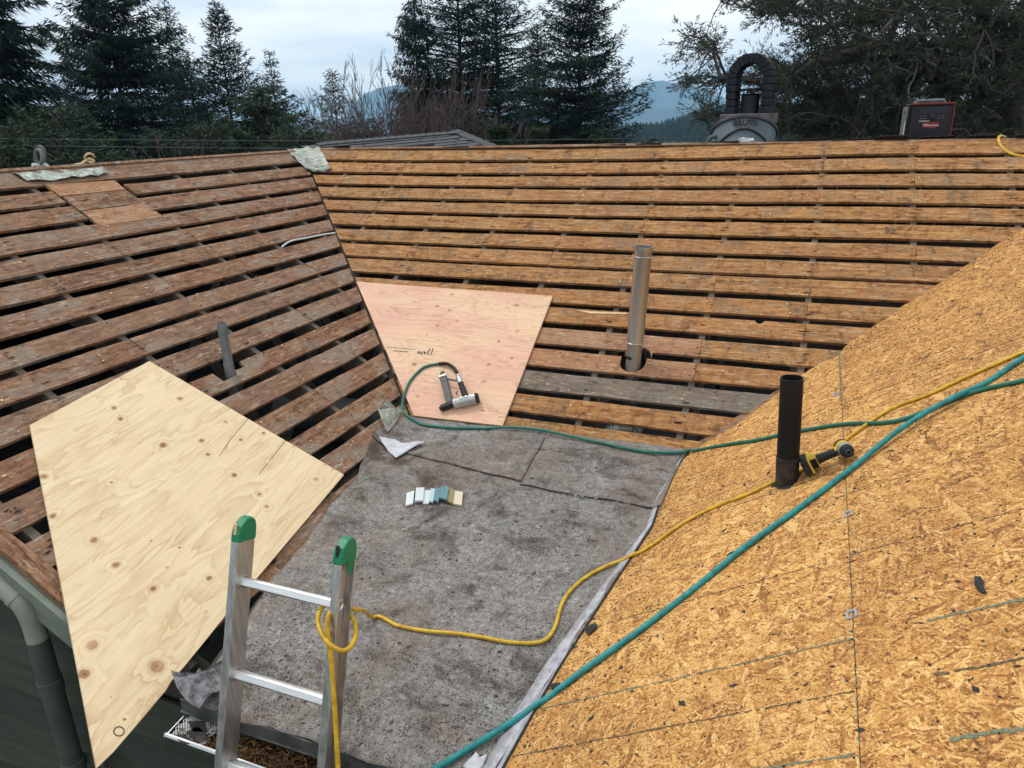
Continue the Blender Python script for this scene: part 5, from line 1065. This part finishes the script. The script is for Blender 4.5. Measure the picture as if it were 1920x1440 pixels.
# ------------------------------------------------------------------ trees
def hzy(px): return 223.5-0.0257*(px-1230)
def kites(C, D, S, ln, wd):
    """leaf-sized kite quads: centre base C, direction D, side S, length, width."""
    tip = C+D*ln[:, None]; mid = C+D*(ln*.42)[:, None]
    return np.stack([C, mid-S*wd[:, None], tip, mid+S*wd[:, None]], 1).reshape(-1, 3)
def nrmz(v): return v/(np.linalg.norm(v, axis=-1, keepdims=True)+1e-9)
def sticks_mesh(P, Q, r0, r1):
    D = nrmz(Q-P); A = nrmz(np.cross(D, np.array([.31, .17, .93]))); Bv = np.cross(D, A); ring = []
    for k in range(3):
        t = 2.094*k; ring.append(A*math.cos(t)+Bv*math.sin(t))
    V = np.stack([P+ring[k]*r0[:, None] for k in range(3)]+[Q+ring[k]*r1[:, None] for k in range(3)], 1).reshape(-1, 3)
    i = np.arange(len(P))[:, None]*6; F_ = np.concatenate([i+np.array([[0, 1, 4, 3]]), i+np.array([[1, 2, 5, 4]]), i+np.array([[2, 0, 3, 5]])], 0); return V, F_
def conifer(px, D, ytop, hw, label, seed, mat_=None, nbr=230, name='conifer_tree', cat='tree', droop=.5, start=.12, gap=.25, spray=(.10, .24), swid=.021, power=.85, hang=.25, per=62, upt=.0, lean=0.0, group='trees beyond the roof', tipup=.2):
    r = np.random.default_rng(seed); mat_ = mat_ or M_FIR
    q = at_d(px, hzy(px), D); gx, gy = q[0], q[1]; gz = float(ground_z(gx, gy)); zt = at_d(px, ytop, D)[2]; H = zt-gz
    R = hw/F_PX*D/(max(.15, 1-(0-gz)/H))**power if H > -gz else hw/F_PX*D
    R = min(R, H*.45)
    root = thing(name, label, cat, (gx, gy, gz), group); base = np.array([gx, gy, gz])
    u = start+(1-start)*np.sort(r.uniform(0, 1, nbr)**.9); az = np.cumsum(r.uniform(1.9, 2.9, nbr)); L_ = R*(1-u)**power*r.uniform(.55, 1.12, nbr)+.12
    L_ = np.where(r.random(nbr) < gap, L_*.55, L_); sl = .45*u-droop*(1-u)*.55+r.normal(0, .10, nbr)
    Cs, Ds, Ss, ls, ws = [], [], [], [], []; SP, SQ, s0, s1 = [], [], [], []
    for i in range(nbr):
        n = max(18, int(per*L_[i]/R*4.2)); f = r.uniform(.05, 1, n)**.85; o = np.array([math.cos(az[i]), math.sin(az[i]), 0]); t = np.array([-o[1], o[0], 0])
        def path(f): x = f*L_[i]; return base+np.array([0, 0, u[i]*H])+o*x[:, None]+AZ*(sl[i]*x-droop*.35*x*x/max(R, 1)+tipup*L_[i]*np.clip(f-.6, 0, 1)**2*2)[:, None]
        c = path(f); lat = r.normal(0, 1, n)*(.05+.26*(1-f)*L_[i]); c = c+t*lat[:, None]-AZ*(np.abs(lat)*.18)[:, None]+r.normal(0, .03, (n, 3))
        d = nrmz(o*r.uniform(.35, 1.1, n)[:, None]+t*(np.sign(lat)*r.uniform(.1, .9, n))[:, None]+AZ*(r.normal(-hang, .42, n)+sl[i]*.5)[:, None])
        s = nrmz(np.cross(d, AZ+r.normal(0, .45, (n, 3))))
        Cs.append(c); Ds.append(d); Ss.append(s); ls.append(r.uniform(*spray, n)*(.6+.4*min(1, L_[i]))); ws.append(np.full(n, swid)*r.uniform(.6, 1.2, n))
        pp = path(np.array([0, .35, .7, .95])); SP += [pp[0], pp[1], pp[2]]; SQ += [pp[1], pp[2], pp[3]]; b = .012+.012*L_[i]; s0 += [b, b*.75, b*.5]; s1 += [b*.75, b*.5, b*.2]
    V = kites(np.vstack(Cs), np.vstack(Ds), np.vstack(Ss), np.concatenate(ls), np.concatenate(ws)); W_ = Matrix.Translation((gx, gy, gz))
    raw('crown', V, np.arange(len(V)).reshape(-1, 4), mat_, root, W_)
    mb = MB(); mb.tube([base+AZ*(H*f)+np.array([lean*f*H, 0, 0]) for f in np.linspace(0, 1, 9)], [max(.012, .016*H*(1-f)**1.1) for f in np.linspace(0, 1, 9)], 8)
    Vb, Fb = sticks_mesh(np.array(SP), np.array(SQ), np.array(s0), np.array(s1)); b0 = len(mb.v); mb.v += [tuple(v) for v in Vb]; mb.f += [tuple(int(q)+b0 for q in f) for f in Fb]; mb.m += [0]*len(Fb)
    Vt = np.array(mb.v); me_f = mb.f; I = Matrix.Translation((gx, gy, gz)); me = bpy.data.meshes.new('trunk'); me.from_pydata((Vt-base).tolist(), [], me_f); me.materials.append(M_BARK)
    o = bpy.data.objects.new('trunk', me); COL.objects.link(o); put(o, I, root); return root
conifer(2, 22, -330, 112, 'huge old fir with drooping boughs and bare lower trunk above the lichen stained flashing', 1, nbr=300, droop=.95, gap=.35, spray=(.16, .36), hang=.5, per=100, power=.6, start=.30)
conifer(240, 26, -90, 165, 'very dense broad dark cedar, tallest behind the brown ridge', 2, M_FIR, nbr=380, droop=.8, gap=.1, spray=(.12, .28), swid=.024, hang=.55, per=125, power=.78, tipup=.35)
conifer(347, 29, 4, 108, 'slim pointed fir with tiered tips next to the broad dark cedar', 3, nbr=270, droop=.7, gap=.3, hang=.3, per=92, power=.95, tipup=.4)
conifer(437, 27, 8, 140, 'open topped fir with upswept boughs between two slimmer firs', 4, nbr=260, droop=.35, gap=.25, hang=.08, per=88, power=1.0, tipup=.45)
conifer(522, 31, 98, 100, 'small pointed fir beside the bare pale birches', 5, nbr=210, droop=.45, gap=.25, per=60, power=1.1, tipup=.4)
conifer(498, 24, 165, 80, 'lighter green bushy cedar in front of the small pointed fir', 6, M_CEDAR, nbr=210, droop=.5, gap=.1, hang=.5, power=.55)
conifer(632, 34, 132, 52, 'short distant fir among the bare pale birches', 7, nbr=170, droop=.4, gap=.3)
conifer(158, 33, 108, 48, 'half hidden fir filling the space between the old fir and the cedar', 8, nbr=210, droop=.6, gap=.3)
conifer(789, 26, -70, 62, 'narrow weeping spruce with hanging boughs behind the reddish thicket', 9, nbr=260, droop=1.1, gap=.25, hang=1.1, spray=(.14, .32), power=.95, per=52, tipup=.5)
conifer(868, 27, -170, 140, 'tall dense spruce standing just behind the weeping one', 10, nbr=340, droop=.5, gap=.2, per=105, hang=.2, power=.78, tipup=.4)
conifer(936, 29, -130, 140, 'tall fir with ragged tip branches left of the short twin fir', 11, nbr=310, droop=.5, gap=.3, per=95, power=.82, tipup=.45)
conifer(1010, 29, 46, 100, 'shorter fir close against the widest spruce', 12, nbr=240, droop=.4, gap=.3, power=1.1, tipup=.4)
conifer(1086, 25, -85, 132, 'widest dark spruce standing in front of the water view', 13, nbr=380, droop=.5, gap=.22, per=110, hang=.12, power=.80, tipup=.5)
for i, (px, D, yt, hw, lab, mt) in enumerate(((108, 17, 208, 75, 'young yellowish fir under the huge old fir', M_YFIR), (30, 18, 240, 75, 'low evergreen at the edge of the view under the huge old fir', M_CEDAR), (190, 18, 262, 60, 'low feathery evergreen above the tan rope', M_YFIR),
        (392, 20, 236, 66, 'low evergreen below the open topped fir', M_CEDAR), (455, 19, 250, 55, 'low greyish evergreen above the middle of the brown ridge', M_YFIR), (556, 20, 214, 60, 'low evergreen beside the metal flashing at the ridge corner', M_CEDAR),
        (300, 21, 246, 70, 'low dark evergreen under the broad dark cedar', M_FIR), (935, 20, 236, 50, 'spiky young fir behind the neighbouring roof tip', M_YFIR), (1010, 21, 244, 60, 'low evergreen right of the neighbouring roof', M_CEDAR),
        (1130, 21, 248, 60, 'low evergreen at the foot of the widest spruce', M_CEDAR), (690, 24, 228, 70, 'low evergreen under the bare birches', M_FIR), (860, 23, 205, 80, 'low dark evergreen between thicket and spruce', M_FIR))):
    conifer(px, D, yt, hw, lab, 40+i, mt, nbr=120, name='evergreen_shrub', cat='shrub', droop=.2, gap=.1, spray=(.10, .22), swid=.022, power=.55, per=54, start=.25, group='low evergreens behind the ridges')

def bare(px, D, ytop, label, seed, mat_, spread=.38, levels=5, stems=1, r0=.05, name='bare_tree', cat='tree', kids=(3, 3, 3, 3, 3), shrink=.66, sp0=.15, group='bare trees beyond the roof'):
    r = np.random.default_rng(seed); q = at_d(px, hzy(px), D); base = np.array([q[0], q[1], float(ground_z(q[0], q[1]))]); H = at_d(px, ytop, D)[2]-base[2]
    segs = []
    def grow(p, d, L_, rad, lv):
        n = 3; pts = [p]
        for k in range(n): d = unit(d+r.normal(0, .10, 3)+AZ*.05); pts.append(pts[-1]+d*L_/n)
        for k in range(n): segs.append((pts[k], pts[k+1], rad*(1-.3*k/n), rad*(1-.3*(k+1)/n)))
        if lv == 0: return
        for k in range(kids[levels-lv]):
            a = pts[-1] if k == 0 else pts[1+int(r.integers(0, n))]
            d2 = unit(d+nrmz(r.normal(0, 1, 3))*spread*(1.0 if k else .5)); grow(a, d2, L_*shrink*r.uniform(.8, 1.15), rad*.58, lv-1)
    tot = sum(shrink**k for k in range(levels+1))
    for s in range(stems):
        d = unit(AZ+np.append(r.normal(0, sp0, 2), 0)); grow(base+np.append(r.normal(0, .03+.05*(stems > 1)*stems/3, 2), 0), d, H/tot*1.02*r.uniform(.85, 1.05), r0, levels)
    P, Q, a, b = [np.array(z) for z in zip(*segs)]; root = thing(name, label, cat, base, group)
    big = a > r0*.25; W_ = Matrix.Translation(Vector(base.tolist()))
    V, F_ = sticks_mesh(P[big], Q[big], a[big], b[big]); raw('trunk', V, F_, mat_, root, W_)
    V, F_ = sticks_mesh(P[~big], Q[~big], np.maximum(a[~big], .0085), np.maximum(b[~big], .006)); raw('twigs', V, F_, mat_, root, W_); return root
bare(602, 30, 118, 'thin bare birch nearest the small pointed fir', 21, M_TWIG, r0=.05)
bare(655, 26, 92, 'tallest bare pale birch with fine upright twigs', 22, M_TWIG, r0=.055, spread=.34)
bare(712, 27, 88, 'bare pale birch beside the weeping spruce', 23, M_TWIG, r0=.05, spread=.36)
bare(765, 22, 130, 'reddish bare thicket in front of the weeping spruce', 24, M_TWIGR, stems=11, r0=.03, levels=5, sp0=.22, spread=.42, name='bare_shrub', cat='shrub')
bare(840, 23, 140, 'reddish bare thicket in front of the tall dense spruce', 25, M_TWIGR, stems=11, r0=.03, levels=5, sp0=.25, spread=.42, name='bare_shrub', cat='shrub')
bare(700, 22, 205, 'low reddish bare thicket behind the neighbouring roof', 26, M_TWIGR, stems=6, r0=.022, levels=4, sp0=.3, name='bare_shrub', cat='shrub')
bare(640, 24, 215, 'low bare thicket above the corner flashing', 27, M_TWIGR, stems=5, r0=.022, levels=4, sp0=.3, name='bare_shrub', cat='shrub')
bare(258, 15, 248, 'reddish stems of a bare shrub under the broad dark cedar', 28, M_TWIGR, stems=8, r0=.014, levels=3, sp0=.18, name='bare_shrub', cat='shrub')
bare(318, 15, 256, 'pale stems of a bare shrub above the brown ridge', 29, M_TWIGR, stems=6, r0=.013, levels=3, sp0=.2, name='bare_shrub', cat='shrub')

# big spreading tree: foliage points joined into limbs that run back to the trunk
def spreading(trunk_px, D, pts_fn, n, label, seed, rmax=.22, spr=140, zt=-60, clump=.30):
    r = np.random.default_rng(seed); q = at_d(trunk_px, hzy(trunk_px), D); base = np.array([q[0], q[1], float(ground_z(q[0], q[1]))])
    top = at_d(trunk_px-25, zt, D)
    nodes = [base+(top-base)*f for f in np.linspace(0, 1, 14)]; par = [-1]+list(range(13)); tn = len(nodes)
    P = pts_fn(r, n); dist = np.hypot(P[:, 0]-q[0], P[:, 1]-q[1]); P = P[np.argsort(dist)]
    for p in P:
        A = np.array(nodes); d = np.linalg.norm(A-p, axis=1)
        hd = np.hypot(A[:, 0]-q[0], A[:, 1]-q[1]); hp = math.hypot(p[0]-q[0], p[1]-q[1])
        ok = hd < hp-.02; d = d + np.where(ok, 0, 50) + np.maximum(0, A[:, 2]-p[2])*.5*(np.arange(len(A)) < tn); d[0] += 9
        par.append(int(np.argmin(d))); nodes.append(p)
    N_ = np.array(nodes); w_ = np.ones(len(N_))
    for i in range(len(N_)-1, 0, -1): w_[par[i]] += w_[i]
    idx = np.arange(1, len(N_)); pr = np.array(par)[idx]; rad = np.clip(.0065*np.sqrt(w_), .006, rmax)
    SP, SQ, a, b = [], [], [], []
    for i, p in zip(idx, pr):
        A, B2 = N_[p], N_[i]; k = 3; off = r.normal(0, .05, 3)*np.linalg.norm(B2-A)
        pts = [A*(1-f)+B2*f+off*math.sin(math.pi*f)+AZ*.08*np.linalg.norm(B2-A)*math.sin(math.pi*f)*(1 if i >= tn else 0) for f in np.linspace(0, 1, k+1)]
        for j in range(k):
            SP.append(pts[j]); SQ.append(pts[j+1]); ra = rad[p] if i < tn else min(rad[p], rad[i]*1.15); a.append(ra*(1-j/k)+rad[i]*j/k); b.append(ra*(1-(j+1)/k)+rad[i]*(j+1)/k)
    root = thing('spreading_tree', label, 'tree', base, 'trees beyond the roof'); W_ = Matrix.Translation(Vector(base.tolist()))
    V, F_ = sticks_mesh(np.array(SP), np.array(SQ), np.array(a), np.array(b)); raw('trunk', V, F_, M_BARK, root, W_)
    C, Dv = [], []
    for i, p in zip(idx, pr):
        if i < tn: continue
        d = N_[i]-N_[p]; L_ = np.linalg.norm(d); d = d/L_; m_ = int(spr*min(1.5, .5+L_)); f = r.uniform(.15, 1.0, m_)
        side = nrmz(r.normal(0, 1, (m_, 3))*np.array([1, 1, .55])); tw = r.integers(0, 6, m_); dirs = nrmz(r.normal(0, 1, (6, 3))*np.array([1, 1, .35])+d*.9+np.array([0, 0, .12]))
        g_ = r.uniform(0, 1, m_); c = N_[p]+np.outer(f*L_, d); tip = N_[i]+dirs[tw]*(g_*clump)[:, None]+r.normal(0, .008, (m_, 3)); use = r.random(m_) < .8
        C.append(np.where(use[:, None], tip, c+side*.06)); Dv.append(np.where(use[:, None], nrmz(dirs[tw]+side*.62-AZ*.12), nrmz(d+side*.6)))
    C = np.vstack(C); Dv = np.vstack(Dv); S = nrmz(np.cross(Dv, r.normal(0, 1, C.shape))); V = kites(C, Dv, S, r.uniform(.04, .105, len(C)), r.uniform(.0042, .0085, len(C)))
    raw('crown', V, np.arange(len(V)).reshape(-1, 4), M_CYP, root, W_)
    Pm = r.integers(0, len(SP), 0)
    return root
def pick(n, r, boxes, D, dd):
    wts = np.array([b[4] for b in boxes], float); wts /= wts.sum(); k = r.choice(len(boxes), n, p=wts); out = []
    for j in k: b = boxes[j]; out.append(at_d(r.uniform(b[0], b[1]), r.uniform(b[2], b[3]), D+r.normal(0, dd)))
    return np.array(out)
BX = [(1500, 1960, -80, 120, 36), (1560, 1960, 90, 270, 34), (1455, 1560, 120, 255, 9), (1430, 1500, -40, 40, 3), (1345, 1430, -30, 16, 1.4), (1275, 1345, 66, 110, 1.6), (1268, 1440, 138, 165, 2.2), (1310, 1440, 185, 225, 1.3), (1400, 1500, 110, 180, 2)]
spreading(1888, 12.5, lambda r, n: pick(n, r, BX, 12.5, .9), 1350, 'huge spreading cypress whose long limbs reach over the bin and radio', 31, zt=-150)
BX2 = [(1540, 1900, -40, 260, 10), (1500, 1560, 150, 270, 1.2)]
spreading(1640, 17, lambda r, n: pick(n, r, BX2, 17, 1.0), 480, 'darker cypress standing behind the spreading one', 32, zt=-40, clump=.35)
# dead pale limbs
for i, (pl_, lab) in enumerate(((((1700, 8), (1665, 48), (1640, 75), (1610, 95), (1560, 105)), 'pale dead limb high in the spreading cypress'), (((1705, 195), (1704, 165), (1716, 140), (1722, 105)), 'pale dead branch rising just behind the radio'))):
    P = [at_d(x, y, 11.4+.1*j) for j, (x, y) in enumerate(pl_)]; mb = MB(); mb.tube(catmull(P, 4), np.linspace(.035 if i == 0 else .014, .008, len(catmull(P, 4))), 6)
    m_ = at_d(pl_[2][0], pl_[2][1], 11.6); mb.tube([m_, m_+np.array([-.25, 0, .12]), m_+np.array([-.42, 0, .1])], [.012, .008, .004], 5); tag(build('dead_branch', mb, M_TWIG, smooth=True), lab, 'branch')
# wooded hill and far trees, one mass
def far_forest(n, u0, u1, d0, d1, h, seed, ztop, rows=1):
    r = np.random.default_rng(seed); px = r.uniform(u0, u1, n); D = r.uniform(d0, d1, n)**1.0
    hz = np.array([hzy(p) for p in px]); ang = np.array([at_d(p, q, 1.0) for p, q in zip(px, hz)]); x, y = ang[:, 0]*D, ang[:, 1]*D; z = ztop(px, D); hh = h*r.uniform(.55, 1.2, n)
    Vs = []
    for k in range(7):
        f = k/7; R = hh*.20*(1-f)**.8*r.uniform(.7, 1.2, n); zz = z+hh*(f*.9+.05); pts = []
        a0 = r.uniform(0, 6.3, n)
        for j in range(3):
            a = a0+2.094*j; pts.append(np.stack([x+R*np.cos(a), y+R*np.sin(a), zz-hh*.03], 1))
        apex = np.stack([x, y, zz+hh*.28*(1-f*.5)], 1)
        for j in range(3): Vs.append(np.stack([pts[j], pts[(j+1) % 3], apex], 1))
    V = np.concatenate(Vs, 0).reshape(-1, 3); o = raw('far_forest', V, np.arange(len(V)).reshape(-1, 3), M_FIR); o['kind'] = 'stuff'; return o
def hill(name, prof, D0, D1, base):
    px = np.array([p[0] for p in prof]); u = np.linspace(px[0], px[-1], 60); yy = np.interp(u, px, [p[1] for p in prof]); rows = []
    for k, f in enumerate(np.linspace(0, 1, 8)):
        D = D0+(D1-D0)*f; pts = np.array([at_d(q, h, D) for q, h in zip(u, yy)]); pts[:, 2] = base+(np.maximum(pts[:, 2], base+.5)-base)*math.sin(f*math.pi*.62)/1.0; rows.append(pts)
    rows.append(rows[-1]+np.array([0, 90, -30])); A = np.array(rows); return grid(name, A[..., 0], A[..., 1], A[..., 2], tm.mat)
PF = [(1080, 252), (1180, 247), (1230, 245), (1255, 240), (1280, 233), (1310, 226), (1345, 220), (1420, 214), (1600, 210), (1900, 205)]
hill('hills', PF, 250, 620, -17)
def zt_(px, D):
    f = (D-250)/(620-250); yy = np.interp(px, [p[0] for p in PF], [p[1] for p in PF]); top = (np.array([hzy(p) for p in px])-yy)/F_PX*D*1.05; return -17+(np.maximum(top, -16.5)+17)*np.sin(f*np.pi*.62)-1
far_forest(4200, 1090, 1560, 260, 610, 7.5, 51, zt_)
